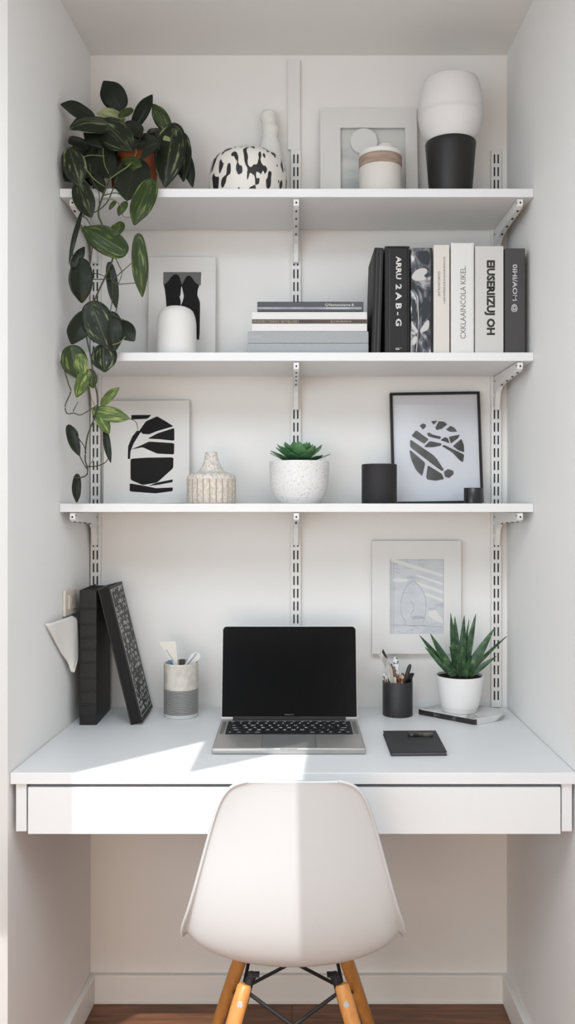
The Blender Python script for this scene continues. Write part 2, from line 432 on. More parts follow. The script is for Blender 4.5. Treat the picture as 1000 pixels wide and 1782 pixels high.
for nme, x, y, h in leg:
    cu = bpy.data.curves.new('t', 'FONT'); cu.body = nme; cu.size = .0105 if len(nme) == 1 else .0055; cu.align_x = 'CENTER'; cu.align_y = 'CENTER'; cu.resolution_u = 1; cu.offset = .0004
    if h < .012: cu.size = .005
    t = bpy.data.objects.new('t', cu); COL.objects.link(t); bpy.context.view_layer.update()
    me = bpy.data.meshes.new_from_object(t.evaluated_get(bpy.context.evaluated_depsgraph_get()))
    me.transform(Matrix.Translation((x, y, .01506))); bm.from_mesh(me)
    bpy.data.objects.remove(t); bpy.data.curves.remove(cu); bpy.data.meshes.remove(me)
lg = obj('key_lettering', bm, mat('white_lettering', (222, 222, 220), .7, .2), kb)
bm = BM(); bx(bm, -.056, .056, -.1175, -.0165, .0132, .0139, .0003); tp_ = obj('trackpad', bm, mat('trackpad_aluminium', (170, 168, 165), .3, .5, .7), lt)
bm = BM(); bx(bm, -.0567, .0567, -.1182, -.0158, .0132, .01365); obj('trackpad_gap', bm, mat('dark_gap', (70, 68, 67), .7, .2), tp_)
spk = mat('speaker_perforation', (150, 148, 146), .5, .4, .5, c2=(104, 103, 102), tex='voronoi', scale=700)
for s in (-1, 1):
    bm = BM(); bx(bm, s*.147-.0045, s*.147+.0045, KY0, KY1, .0134, .0137); obj('speaker_grille', bm, spk, lt)
# lid
TL = Matrix.Translation((0, .1155, .0165)) @ Matrix.Rotation(-math.radians(12), 4, 'X')
def rrect(x0, x1, z0, z1, r, rb=None, n=6):
    p = []
    for cx, cz, a0, q in ((x1-r, z1-r, 0, r), (x0+r, z1-r, 90, r), (x0+(rb or r), z0+(rb or r), 180, rb or r), (x1-(rb or r), z0+(rb or r), 270, rb or r)):
        for i in range(n+1):
            a = math.radians(a0+90*i/n); p.append((cx+q*math.cos(a), cz+q*math.sin(a)))
    return p
LH = .2115
bm = BM(); prism(bm, rrect(-.157, .157, 0, LH, .0095, .003), -.0005, .0055); bm.transform(TL); lid = obj('screen_lid', bm, alu, lt)
bm = BM(); prism(bm, rrect(-.1555, .1555, .0035, LH-.0016, .0085, .002), -.0012, -.0004); bm.transform(TL); obj('display_glass', bm, scr, lid)
bm = BM(); tube(bm, [(0, -.0011, LH-.0085), (0, -.0014, LH-.0085)], .0011, 10); bm.transform(TL); obj('webcam', bm, mat('camera_lens', (70, 72, 78), .2, .5), lid)
tt = text('bezel_lettering', 'MacBook Pro', mat('grey_lettering', (130, 130, 130), .6, .3), lid, .021, .0032, (0, -.0013, .0088), FLAT)
tt.data.transform(TL)
bm = BM(); tube(bm, [(-.13, .1165, .0155), (.13, .1165, .0155)], .0045, 12); obj('hinge', bm, M['black'], lt, 40)

# ------------------------------------------------------------------ books
def book(name, label, cat, w, h, d, cov, loc, rot=(0, 0, 0), group=None, page=None, spine_bev=.0012, over=.003, th=.0022):
    """spine faces -y; width along x, height along z, depth along y; origin at the foot of the spine"""
    t = thing(name, label, cat, loc, rot, group)
    bm = BM(); e = .0004
    bx(bm, -w/2, -w/2+th, .0015, d, 0, h, .0006, 1); bx(bm, w/2-th, w/2, .0015, d, 0, h, .0006, 1)
    bx(bm, -w/2+e, w/2-e, 0, th, 0, h, spine_bev, 2)
    obj('cover', bm, cov, t)
    bm = BM(); bx(bm, -w/2+th, w/2-th, th, d-over, over, h-over); obj('page_block', bm, page or M['pages'], t)
    return t
YB = -.222; sB = (YB-CAMY)/FPX
def bkx(p0, p1, top): return ((p0+p1)/2-CX)*sB, (p1-p0)*sB, EYE-(top-HY)*sB-TOPS[1]
blk = mat('black_cloth_cover', (34, 33, 34), .6, .35, bump=.15, bscale=400)
drk = mat('dark_grey_cover', (74, 72, 73), .6, .3)
wht = mat('white_cover', (222, 221, 219), .6, .3)
cream = mat('cream_cover', (216, 211, 204), .65, .3)
lgry = mat('pale_grey_cover', (205, 203, 200), .65, .3)
pat = mat('black_and_white_cover', (30, 30, 34), .45, .4, c2=[(28, 28, 32), (58, 62, 72), (120, 120, 124), (214, 212, 210)], scale=19, ramp=(.38, .62), stretch=(1.2, 1.2, .7), dist=2.2, detail=5)
GB = 'upright books on the middle shelf'
z1 = TOPS[1]
# leaning thin black one
x, wd, h = bkx(647, 667, 431)
t = book('book', 'thin plain black book leaning at the left end of the upright row', 'book', .0205, h, .165, blk, (x-.004, YB, z1+.0003), (0, 0.030, 0), GB)
gsl = mat('grey_spine_line', (74, 72, 74), .4, .4)
for g0, g1 in ((.003, .0045), (-.0045, -.0035)):
    bm = BM(); bx(bm, g0, g1, -.0006, .0004, .004, h-.004); obj('spine_groove', bm, gsl, t)
x, wd, h = bkx(669.5, 712.5, 428)
t = book('book', 'thick black upright book with large white spine letters', 'book', wd, h, .17, blk, (x, YB, z1), group=GB, spine_bev=.006, th=.008)
wl = mat('white_spine_letters', (226, 225, 222), .6, .3)
text('spine_lettering', 'ARRU', wl, t, 40*sB, 9.5*sB, (.003, -.0002, h-(466-428)*sB), DOWN, .03)
text('spine_lettering', '2 A B - G', wl, t, 73*sB, 10.5*sB, (.003, -.0002, h-(531-428)*sB), DOWN, .03)
text('publisher_mark', 'G*', wl, t, 11*sB, 4*sB, (.003, -.0002, h-(607-428)*sB), FLAT, .03)
bm = BM(); bx(bm, -.0182, -.0172, -.0007, .0006, .006, h-.008); obj('spine_groove', bm, mat('dark_spine_line', (62, 60, 62), .4, .4), t)
x, wd, h = bkx(714.5, 751.5, 431)
t = book('book', 'upright book with a marbled black and white pattern on its spine', 'book', wd, h, .168, pat, (x, YB, z1), group=GB)
bm = BM(); q = lambda px: (px-733)*sB; r = lambda py: h-(py-431)*sB
tube(bm, [(q(726), -.0002, r(515)), (q(728), -.0004, r(560)), (q(726), -.0004, r(590)), (q(724), -.0002, r(612))], .0011, 6)
pale = mat('pale_print', (196, 194, 192), .6, .3)
obj('flower_stem', bm, pale, t)
for pl in ([(728, 577), (746, 552), (747, 572), (735, 579)], [(714.8, 556), (720, 566), (727, 575), (725, 582), (716, 570)], [(716, 588), (726, 583), (724, 598), (717, 602)], [(716, 478), (726, 468), (741, 466), (744, 474), (736, 480), (744, 486), (726, 490), (716, 486)]):
    bm = BM(); prism(bm, chaikin([(q(a), r(b)) for a, b in pl], 2), -.0006, .0004); obj('petal_print', bm, pale, t)
slate = mat('slate_print', (52, 54, 60), .6, .3)
bm = BM(); prism(bm, chaikin([(q(a), r(b)) for a, b in [(726, 440), (733, 436), (748, 437), (748, 462), (738, 461), (727, 452)]], 2), -.0006, .0004); obj('dark_print', bm, slate, t)
for pl in ([(734, 518), (747.5, 519), (747.5, 548), (736, 562), (732, 560)], [(716, 520), (724, 522), (724, 560), (717, 552)]):
    bm = BM(); prism(bm, chaikin([(q(a), r(b)) for a, b in pl], 1), -.0006, .0004); obj('dark_print', bm, slate, t)
bm = BM(); bx(bm, .0210, .0236, -.0007, .0004, .001, h-.001); obj('spine_edge', bm, mat('brown_black_edge', (44, 38, 38), .6, .3), t)
x, wd, h = bkx(754, 782, 426)
gl = mat('grey_spine_letters', (120, 116, 112), .7, .2)
t = book('book', 'narrow cream upright book with two lines of tiny spine text', 'book', wd, h, .172, cream, (x, YB, z1), group=GB)
text('spine_lettering', 'SUVNDKXXWDFZZJAHIIF+', gl, t, 82*sB, 4.2*sB, (.0055, -.0002, h-(488-426)*sB), DOWN, .006)
text('spine_lettering', "GOKUVOLHI'", gl, t, 44*sB, 4.2*sB, (-.006, -.0002, h-(494-426)*sB), DOWN, .006)
x, wd, h = bkx(784.5, 824.5, 422)
t = book('book', 'tall white upright book, the tallest of the row, with thin grey spine letters', 'book', wd, h, .18, wht, (x, YB, z1), group=GB, spine_bev=.004, th=.006)
text('spine_lettering', 'CXKLAAINCOLA KIKEL.', gl, t, 127*sB, 9.5*sB, (.0010, -.0002, h-(526-422)*sB), UP, .0)
x, wd, h = bkx(826.5, 876, 428)
t = book('book', 'wide pale grey upright book with bold black block letters', 'book', wd, h, .178, lgry, (x, YB, z1), group=GB)
text('spine_lettering', 'EIUSERIIZUJ OH', mat('charcoal_letters', (62, 60, 58), .7, .2), t, 130*sB, 18.5*sB, (.0005, -.0002, h-(518-428)*sB), DOWN, .045)
x, wd, h = bkx(878, 913.5, 432)
t = book('book', 'dark grey upright book with white letters, at the right end of the row', 'book', wd, h, .17, drk, (x, YB, z1), group=GB)
text('spine_lettering', '0IHI/AOM @', mat('pale_letters', (205, 203, 204), .7, .2), t, 84*sB, 11*sB, (-.0015, -.0002, h-(502-432)*sB), DOWN, .02)

# lying stack
YS = -.212; sS = (YS-CAMY)/FPX
gcl = mat('grey_cloth_cover', (170, 174, 176), .7, .3, c2=(156, 160, 162), scale=500, bump=.1, bscale=700)
glo = mat('dark_glossy_cover', (58, 56, 58), .22, .6)
GS = 'books lying in the stack on the middle shelf'
zc = TOPS[1]
def lying(p0, p1, thick, cov, label, dep=.18):
    global zc
    L = (p1-p0)*sS
    t = book('book', label, 'book', thick, L, dep, cov, ((p0-CX)*sS, YS, zc+thick/2), (0, PI/2, 0), GS)
    zc += thick
    return t, L, thick
t, L, k = lying(430, 641, .0272, gcl, 'thick grey cloth book at the very bottom of the lying stack', .185)
t, L, k = lying(431, 641, .0274, gcl, 'grey cloth book second from the bottom of the lying stack', .184)
text('spine_lettering', 'SOULVOUS', mat('faint_letters', (196, 198, 198), .7, .2), t, 20*sS, 4*sS, (-.002, -.0002, 12*sS), (PI/2, -PI/2, 0))
t, L, k = lying(438, 638.5, .0444, wht, 'thick white book with a brown stripe, in the lying stack')
bm = BM(); zb = lambda px: (px-438)*sS
prism(bm, [(.0048, .0006), (.0048, L-.0006), (-.0059+.0010, L-.0006), (-.0059+.0010, .0006)], -.0006, .0004)
bd = obj('brown_stripe', bm, mat('brown_spine_band', (68, 54, 46), .4, .4, c2=(104, 78, 60), scale=12, ramp=(.4, .7)), t)
pl = mat('pale_brown_letters', (176, 168, 160), .6, .3)
text('stripe_lettering', "WUNIVER'S TONNO'S VEATNELUNELS", pl, t, 80*sS, 4.5*sS, (0, -.0007, 42*sS), (PI/2, -PI/2, 0), .004)
text('stripe_lettering', "BE.U.VBUUBUNIUUE", pl, t, 36*sS, 3.5*sS, (0, -.0007, 155*sS), (PI/2, -PI/2, 0), .004)
t, L, k = lying(447.5, 632, .0232, glo, 'dark glossy book on top of the lying stack', .17)
bm = BM(); bx(bm, .0012, .0058, -.0005, .0004, .001, L-.004); obj('silver_stripe', bm, mat('silver_foil', (150, 150, 156), .28, .5, .6, c2=(92, 92, 98), scale=8, stretch=(1, 1, 1)), t)
text('spine_lettering', "QVannununanna &", wl, t, 50*sS, 5*sS, (-.0038, -.0003, 143*sS), (PI/2, -PI/2, 0), .01)

# the two big black books on the desk
emb = mat('black_embossed_leather', (29, 28, 28), .5, .35, bump=.25, bscale=300)
sv = .001327
BW = 30*sv; BH1 = .312
p = on_plane(153, 1262, DZ)
t = book('book', 'large black book with a ribbed spine, standing upright on the desk by the left wall', 'book', BW, BH1, .155, emb, (p.x, p.y, DZ), (0, 0, 0), 'large black books on the desk', page=M['blackpaper'], th=.004)
bm = BM()
for py in (1060, 1086, 1110, 1130, 1153, 1180, 1203, 1226, 1246):
    zz = (1262-py)*sv; bx(bm, -BW/2-.0003, BW/2+.0003, -.0022, .003, zz-.0020, zz+.0020, .0008, 1)
obj('spine_rib', bm, M['black'], t)
lean = math.radians(13.8)
W2 = .028
# leaning book: its lower left edge would rest on the desk; pivot there
p2 = Vector((p.x+BW/2+.0022+BH1*math.tan(lean), p.y, DZ))
t2 = thing('book', 'large black book with a silver embossed cover, leaning on the upright one', 'book', p2, (0, -lean, 0), 'large black books on the desk')
H2, D2 = .322, .152
bm = BM(); bx(bm, .0, .004, .0, D2, 0, H2, .0008, 1); bx(bm, W2-.004, W2, 0, D2, 0, H2, .0008, 1); bx(bm, .0004, W2-.0004, D2-.005, D2, 0, H2, .0008, 1)
obj('cover', bm, emb, t2)
bm = BM(); bx(bm, .004, W2-.004, .0015, D2-.005, .002, H2-.002)
obj('page_block', bm, mat('black_page_edges', (36, 35, 35), .8, .15), t2)
# embossed scribbled writing on the cover that faces right
bm = BM(); rg = random.Random(3)
def stroke(y0, z0, y1, z1, wdt=.0011):
    d = Vector((y1-y0, z1-z0)); n = Vector((-d.y, d.x)).normalized()*wdt/2
    x0 = W2-.0002; x1 = W2+.0005
    q = [(y0+n.x, z0+n.y), (y1+n.x, z1+n.y), (y1-n.x, z1-n.y), (y0-n.x, z0-n.y)]
    a = [bm.verts.new((x0, u, v)) for u, v in q]; b = [bm.verts.new((x1, u, v)) for u, v in q]
    bm.faces.new(b)
    for i in range(4): bm.faces.new((a[i], a[(i+1) % 4], b[(i+1) % 4], b[i]))
z = H2-.014
while z > .02:
    y = .010
    lim = D2-.022
    while y < lim:
        if rg.random() < .62:
            n = rg.randint(3, 5); pts = [(y+rg.uniform(0, .009), z+rg.uniform(-.006, .006)) for _ in range(n)]
            for a, b in zip(pts, pts[1:]): stroke(a[0], a[1], b[0], b[1], rg.uniform(.0009, .0020))
        y += .0105
    z -= .0135
for yy in (.006, D2-.006): stroke(yy, .012, yy, H2-.008, .0010)
stroke(.006, H2-.008, D2-.006, H2-.008); stroke(.006, .012, D2-.006, .012)
obj('embossed_lettering', bm, mat('silver_embossing', (196, 194, 192), .45, .5), t2)

# ------------------------------------------------------------------ wall plate and paper on the left wall
ang = math.atan2(-.0298, -.546)   # direction of the wall seen from above
wy = -.185
sw = thing('wall_socket', 'beige wall plate with a switch, on the left wall behind the upright black book', 'socket', (xl(wy)+.0004, wy, 1.025), (0, 0, -math.atan(.0298/.546)))
bm = BM(); bx(bm, 0, .007, -.043, .043, -.030, .030, .002); obj('plate', bm, mat('beige_plastic', (214, 206, 194), .5, .4), sw)
bm = BM(); bx(bm, .006, .011, -.022, .022, -.016, .018, .0015); obj('rocker', bm, mat('beige_rocker', (196, 187, 175), .5, .4), sw)
bm = BM(); bx(bm, .0105, .0125, -.012, .012, -.003, .012, .0008); obj('socket_insert', bm, mat('grey_beige_insert', (168, 160, 150), .5, .4), sw)
def sheet(Ls, Rs, nu=10, nv=14, bulge=.006, th=.0008):
    A = catmull(Ls, 5); B = catmull(Rs, 5); n = min(len(A), len(B)); bm = BM()
    F, G = [], []
    for j in range(n):
        r1, r2 = [], []
        for i in range(nu+1):
            u = i/nu; p = A[j].lerp(B[j], u)+Vector((bulge*math.sin(PI*u)+.0018*math.sin(u*9+j*.35), 0, 0))
            r1.append(bm.verts.new(p)); r2.append(bm.verts.new(p+Vector((th, -th, 0))))
        F.append(r1); G.append(r2)
    for S in (F, G):
        for j in range(n-1):
            for i in range(nu): bm.faces.new((S[j][i], S[j][i+1], S[j+1][i+1], S[j+1][i]))
    for j in range(n-1):
        for k in (0, nu): bm.faces.new((F[j][k], F[j+1][k], G[j+1][k], G[j][k]))
    for i in range(nu):
        for k in (0, n-1): bm.faces.new((F[k][i], F[k][i+1], G[k][i+1], G[k][i]))
    return bm
Ls = [at(75, 1086, -.355), at(88, 1110, -.31), at(105, 1134, -.26), at(118, 1152, -.22), at(122, 1169, -.205)]
Rs = [at(124, 1071, -.20), at(137, 1081, -.165), at(138, 1115, -.165), at(135, 1145, -.17), at(126, 1170, -.20)]
for L in (Ls, Rs):
    for v in L: v.x = max(v.x, xl(v.y)+.0035)
o = obj('paper_sheet', sheet(Ls, Rs), mat('white_lined_paper', (232, 229, 224), .85, .15, c2=(206, 203, 198), tex='wave', scale=55, ramp=(.75, .95), stretch=(0, .25, 1), dist=.4), None, True)
tag(o, 'white lined paper sheet hanging on the left wall beside the black books', 'paper')

# ------------------------------------------------------------------ pictures
def board(name, label, x0, x1, top, bot, Y, zb, lean, th, roll=0, group='framed and mounted prints'):
    """a picture leaning on the wall: Empty at the middle of its lower front edge; returns it with width and height"""
    c = Vector((((x0+x1)/2-CX)*(Y-CAMY)/FPX, Y, zb))
    o = thing(name, label, 'picture', c, (-math.radians(lean), math.radians(roll), 0), group)
    a = local_on(o, x0, (top+bot)/2); b = local_on(o, x1, (top+bot)/2); t = local_on(o, (x0+x1)/2, top)
    return o, b[0]-a[0], t[1]
fr_w = mat('white_frame_lacquer', (226, 225, 223), .7, .25)
def frame_bm(w, h, fw, d, b=.0008):
    bm = BM(); bx(bm, -w/2, -w/2+fw, 0, d, 0, h, b, 1); bx(bm, w/2-fw, w/2, 0, d, 0, h, b, 1)
    bx(bm, -w/2+fw, w/2-fw, 0, d, 0, fw, b, 1); bx(bm, -w/2+fw, w/2-fw, 0, d, h-fw, h, b, 1); return bm
# top shelf: pale wash print in a white mount
o, w_, h_ = board('framed_picture', 'white framed pale print with a round disc, leaning on the wall beside the lamp', 558, 727, 188, 328, -.050, TOPS[0]+.0003, 6, .012)
obj('frame', frame_bm(w_, h_, .010, .014, .0003), fr_w, o)
bm = BM(); bx(bm, -w_/2+.009, w_/2-.009, .011, .0135, .009, h_-.009); obj('backing_board', bm, M['paper'], o)
ax0 = local_on(o, 592, 222); ax1 = local_on(o, 706, 327)
bm = BM()
y0, y1 = .0003, .0048; zt = ax0[1]; zbm = .02
bx(bm, -w_/2+.009, ax0[0], y0, y1, .009, h_-.009); bx(bm, ax1[0], w_/2-.009, y0, y1, .009, h_-.009)
bx(bm, ax0[0], ax1[0], y0, y1, zt, h_-.009); bx(bm, ax0[0], ax1[0], y0, y1, .009, zbm); obj('mount', bm, M['mount'], o)
bm = BM(); bx(bm, ax0[0]-.004, ax1[0]+.004, .0095, .0108, .014, zt+.004)
obj('print', bm, mat('pale_blue_wash', (206, 208, 208), .9, .1, c2=[(182, 185, 186), (206, 208, 207), (216, 212, 204)], scale=7, stretch=(.7, 1, 2.4), ramp=(.35, .65)), o)
dc = local_on(o, 633, 246); bm = BM()
prism(bm, [(dc[0]+.0335*math.cos(a*PI/24), dc[1]+.0335*math.sin(a*PI/24)) for a in range(48)], -.0012, .0094)
obj('paper_disc', bm, M['paper'], o)
# middle shelf print
o, w_, h_ = board('mounted_print', 'white print of two dark rounded shapes, leaning behind the white vase', 257, 374, 447, 613, -.040, TOPS[1]+.0003, 4, .008)
bm = BM(); bx(bm, -w_/2, w_/2, 0, .005, 0, h_, .0006, 1); obj('card', bm, M['paper'], o)
z7 = lambda L: [(250+a/7.143, 440+b/7.143) for a, b in L]
art('grey_ground', o, [z7([(243, 240), (715, 240), (708, 405), (243, 405)])], mat('grey_ink', (112, 114, 113), .9, .1), off=-.0002)
art('black_shapes', o, [z7([(250, 405), (300, 360), (350, 290), (400, 262), (440, 290), (465, 370), (476, 405), (462, 440), (458, 520), (445, 545), (460, 600), (455, 700), (285, 700), (275, 560), (262, 450)]),
    z7([(472, 405), (500, 350), (530, 295), (570, 283), (600, 310), (640, 370), (692, 405), (670, 460), (665, 530), (695, 600), (700, 640), (693, 1080), (655, 1080), (655, 850), (600, 700), (430, 700), (480, 620), (500, 540), (480, 450)])], M['blackpaper'], off=.0003, smooth=1, k=.18)
# bottom shelf, left: paper-cut print
o, w_, h_ = board('mounted_print', 'large white print of black cut shapes with an arched top, leaning behind the plant vines', 180, 329, 697, 877, -.042, TOPS[2]+.0003, 5, .008, -.6)
bm = BM(); bx(bm, -w_/2, w_/2, 0, .005, 0, h_, .0006, 1); obj('card', bm, M['paper'], o)
z3 = lambda L: [(80+a/3.571, 480+b/3.571) for a, b in L]
PC = [[(530, 865), (655, 865), (630, 888), (530, 893)], [(580, 962), (620, 905), (690, 873), (745, 905), (792, 935), (690, 965), (640, 985), (600, 982)], [(632, 1012), (690, 980), (797, 945), (797, 1025), (700, 1015)],
      [(565, 962), (592, 965), (545, 1040), (525, 1090), (522, 1138), (508, 1138), (510, 1060), (535, 1000)], [(525, 1080), (580, 1058), (640, 1030), (797, 1040), (795, 1110), (690, 1105), (600, 1065)],
      [(525, 1137), (620, 1130), (792, 1128), (790, 1195), (690, 1285), (600, 1300), (525, 1268)], [(635, 1305), (690, 1285), (788, 1265), (785, 1282), (690, 1300)], [(520, 1290), (600, 1303), (685, 1320), (788, 1315), (786, 1338), (680, 1352), (520, 1340)]]
art('black_shapes', o, [z3(p) for p in PC], M['blackpaper'], off=-.0002, smooth=1, k=.07)
# bottom shelf, right: black frame
o, w_, h_ = board('framed_picture', 'black framed print of a dark circle cut by white lines, leaning on the bottom shelf', 684, 841, 682, 877, -.046, TOPS[2]+.0003, 5.5, .016, -.9)
obj('frame', frame_bm(w_, h_, .0058, .018), M['black'], o)
bm = BM(); bx(bm, -w_/2+.005, w_/2-.005, .008, .012, .005, h_-.005); obj('white_ground', bm, mat('cool_white_paper', (222, 224, 230), .85, .2), o)
z8 = lambda L: [(600+a*.36, 660+b*.36) for a, b in L]
CC = [[(363, 222), (378, 210), (395, 218), (390, 232), (378, 240)], [(418, 200), (448, 197), (440, 208), (430, 217)], [(438, 232), (455, 200), (480, 202), (498, 215), (470, 237), (445, 243)], [(490, 240), (512, 222), (532, 232), (545, 251), (510, 252)],
      [(398, 260), (408, 254), (425, 265), (467, 275), (462, 287), (440, 283), (405, 274)], [(504, 275), (557, 265), (550, 282), (514, 309)], [(463, 292), (485, 277), (500, 283), (508, 307)], [(523, 321), (565, 285), (577, 315), (579, 351), (550, 341)],
      [(323, 271), (345, 243), (407, 288), (385, 310)], [(386, 321), (412, 296), (470, 308), (465, 319), (430, 326), (390, 326)], [(470, 320), (482, 315), (579, 362), (573, 399), (558, 391), (520, 351)],
      [(316, 294), (322, 291), (430, 365), (448, 385), (481, 437), (470, 441), (440, 420), (317, 326)], [(313, 344), (320, 342), (391, 402), (375, 467), (345, 437), (322, 387)], [(394, 471), (402, 413), (470, 455), (481, 481), (440, 489), (400, 483)], [(480, 445), (500, 432), (526, 440), (528, 456), (505, 476), (485, 469)]]
art('dark_circle_pieces', o, [z8(p) for p in CC], mat('charcoal_ink', (58, 57, 58), .7, .25, c2=(84, 82, 82), scale=30), off=-.0079, th=.0006, smooth=1, k=.08)
bm = BM(); bx(bm, -w_/2+.005, w_/2-.005, .0035, .0050, .005, h_-.005)
gm = bpy.data.materials.new('picture_glass'); gm.use_nodes = True
nt = gm.node_tree; nt.nodes.clear(); mo = nt.nodes.new('ShaderNodeOutputMaterial'); mx = nt.nodes.new('ShaderNodeMixShader')
tr = nt.nodes.new('ShaderNodeBsdfTransparent'); gs = nt.nodes.new('ShaderNodeBsdfGlossy'); gs.inputs['Roughness'].default_value = .03
fz = nt.nodes.new('ShaderNodeFresnel'); fz.inputs['IOR'].default_value = 1.4
nt.links.new(fz.outputs[0], mx.inputs[0]); nt.links.new(tr.outputs[0], mx.inputs[1]); nt.links.new(gs.outputs[0], mx.inputs[2]); nt.links.new(mx.outputs[0], mo.inputs[0])
obj('glass', bm, gm, o)
# wall above the desk: framed pencil drawing
o = thing('framed_picture', 'white framed pencil drawing hanging on the wall above the aloe', 'picture', at(724, 1138, -.020), group='framed and mounted prints')
a = local_on(o, 647, 1040); b = local_on(o, 802, 1040); w_, h_ = b[0]-a[0], local_on(o, 724, 941)[1]
o.location.x += (a[0]+b[0])/2
obj('frame', frame_bm(w_, h_, .009, .0195, .0003), fr_w, o)
p0 = local_on(o, 678, 973); p1 = local_on(o, 772, 1103)
bm = BM(); f0 = .008
bx(bm, -w_/2+f0, p0[0], .0002, .004, f0, h_-f0); bx(bm, p1[0], w_/2-f0, .0002, .004, f0, h_-f0); bx(bm, p0[0], p1[0], .0002, .004, p0[1], h_-f0); bx(bm, p0[0], p1[0], .0002, .004, f0, p1[1])
obj('mount', bm, M['mount'], o)
bm = BM(); bx(bm, p0[0]-.005, p1[0]+.005, .0045, .006, p1[1]-.005, p0[1]+.005)
obj('drawing', bm, mat('pale_pencil_wash', (208, 211, 215), .9, .1, c2=(196, 200, 206), scale=18, stretch=(1, 1, 2.5), ramp=(.35, .7), detail=6), o)
z33 = lambda L: [(620+p/3.333, 920+q/3.333) for p, q in L]
wp = [[(190, 172), (230, 178), (502, 266), (502, 281), (330, 232), (205, 192)], [(345, 264), (503, 315), (503, 331), (352, 277)], [(345, 308), (503, 360), (503, 379), (372, 334)], [(395, 370), (504, 408), (504, 426), (398, 388)], [(420, 480), (460, 475), (503, 530), (503, 552), (450, 530), (415, 505)]]
wp.append([(257+45*math.cos(i*PI/8), 300+12*math.sin(i*PI/8)) for i in range(16)])
art('white_strokes', o, [z33(p) for p in wp], M['paper'], off=-.0046, th=.0006)
bm = BM()
def pencil(pts, r=.0005):
    q = catmull([(lambda c: (c[0], .0045, c[1]))(local_on(o, *v)) for v in z33(pts)], 5); tube(bm, q, r, 4)
pencil([(330, 300), (285, 345), (258, 430), (262, 500), (285, 540), (290, 562), (400, 562)]); pencil([(330, 300), (375, 345), (400, 400), (405, 470), (390, 545)])
pencil([(318, 420), (335, 460), (318, 500), (330, 525), (390, 520)]); pencil([(205, 560), (300, 562), (420, 565), (500, 572)])
rg = random.Random(5)
for i in range(46):
    x, y = rg.choice([(rg.uniform(205, 500), rg.uniform(180, 250)), (rg.uniform(205, 330), rg.uniform(200, 380)), (rg.uniform(210, 495), rg.uniform(560, 605)), (rg.uniform(410, 495), rg.uniform(430, 480))])
    pencil([(x, y), (x+rg.uniform(8, 26), y+rg.uniform(-10, 10)), (x+rg.uniform(20, 50), y+rg.uniform(-14, 14))], .0003)
for i in range(8):
    x = 325+i*9; pencil([(x, 525), (x+5, 510+rg.uniform(-6, 6)), (x+10, 524)], .0005)
for k_ in (206, 216): pencil([(k_, 178), (k_+2, 400), (k_, 608)], .0004)
obj('pencil_lines', bm, mat('graphite_line', (164, 168, 176), .9, .1), o)

# ------------------------------------------------------------------ top shelf objects
Z1, Z2, Z3 = TOPS
def lobj(name, label, cat, loc, prof, m, part=None, group=None, seg=64, smooth=40, **kw):
    bm = BM(); lathe(bm, prof, seg, **kw)
    o = obj(name, bm, m, None, smooth); o.location = loc
    return tag(o, label, cat, group)
def spl(prof, n=6):
    return [(max(p.x, 0), p.y) for p in catmull([(a, b, 0) for a, b in prof], n)]
# patterned bowl
s = (-.147-CAMY)/FPX; R = 68*s; H = EYE+(877-267)*s-Z1
blots = mat('white_glaze_with_black_blots', (226, 222, 216), .5, .4, c2=[(40, 39, 40), (226, 222, 216)], scale=76, ramp=(.425, .442), stretch=(1, 1, .44), detail=.2, dist=.3)
lobj('patterned_vase', 'squat white vase with black blots, on the top shelf', 'vase', ((431-CX)*s, -.147, Z1),
     spl([(.0, 0), (R*.84, .0), (R*.94, .012), (R*.995, H*.36), (R*.985, H*.55), (R*.90, H*.80), (R*.66, H*.955), (R*.50, H), (R*.40, H-.003), (R*.36, H-.02), (R*.5, H-.06), (0, H-.07)]), blots)
# white figure behind it
s = (-.036-CAMY)/FPX; zz = lambda py: EYE+(877-py)*s-Z1
o = thing('figurine', 'rough white plaster figure standing behind the blotted vase', 'figurine', ((469.5-CX)*s, -.036, Z1))
pf = spl([(0, 0), (.029, 0), (.031, .03), (.032, zz(300)), (.0315, zz(280)), (.028, zz(260)), (.021, zz(243)), (.0185, zz(237)), (.0205, zz(230)), (.0200, zz(222)), (.0170, zz(216)), (.0192, zz(207)), (.0172, zz(197)), (.010, zz(193)), (0, zz(192))])
bm = BM(); lathe(bm, pf, 40)
for v in bm.verts:
    z = v.co.z
    if z > zz(240): v.co.x = v.co.x*1.05-.002+.0035*math.sin((z-zz(240))*90)
    v.co.y *= .9
obj('body', bm, mat('rough_plaster', (232, 230, 226), .9, .15, bump=.5, bscale=90), o, True)
# jar with wood band and domed lid, in front of the print
s = (-.105-CAMY)/FPX; R = 37*s; zz = lambda py: EYE+(877-py)*s-Z1
o = thing('lidded_jar', 'cream jar with a wooden band and domed lid, in front of the pale framed print', 'jar', ((661.5-CX)*s, -.105, Z1))
cr = mat('cream_stoneware', (222, 217, 210), .6, .3)
bm = BM(); lathe(bm, [(0, 0), (R-.003, 0), (R, .003), (R, zz(295)), (R-.001, zz(295)), (0, zz(295))], 64); obj('body', bm, cr, o, 40)
bm = BM(); lathe(bm, [(R-.004, zz(295)), (R+.0006, zz(295)), (R+.0006, zz(276.5)), (R-.004, zz(276.5))], 64); obj('wood_band', bm, mat('brown_wood_band', (176, 156, 142), .6, .3, c2=(158, 138, 124), scale=30, stretch=(1, 1, 6)), o, 40)
bm = BM(); lathe(bm, [(0, zz(276.5)), (R-.001, zz(276.5)), (R+.001, zz(274)), (R+.0005, zz(269)), (R-.004, zz(267)), (0, zz(267))], 64)
lathe(bm, [(.023, zz(267.2)), (.0225, zz(261)), (.018, zz(254)), (.010, zz(250.5)), (0, zz(249.5))], 40, (.012, .0, 0)); obj('lid', bm, M['ceramic'], o, 50)
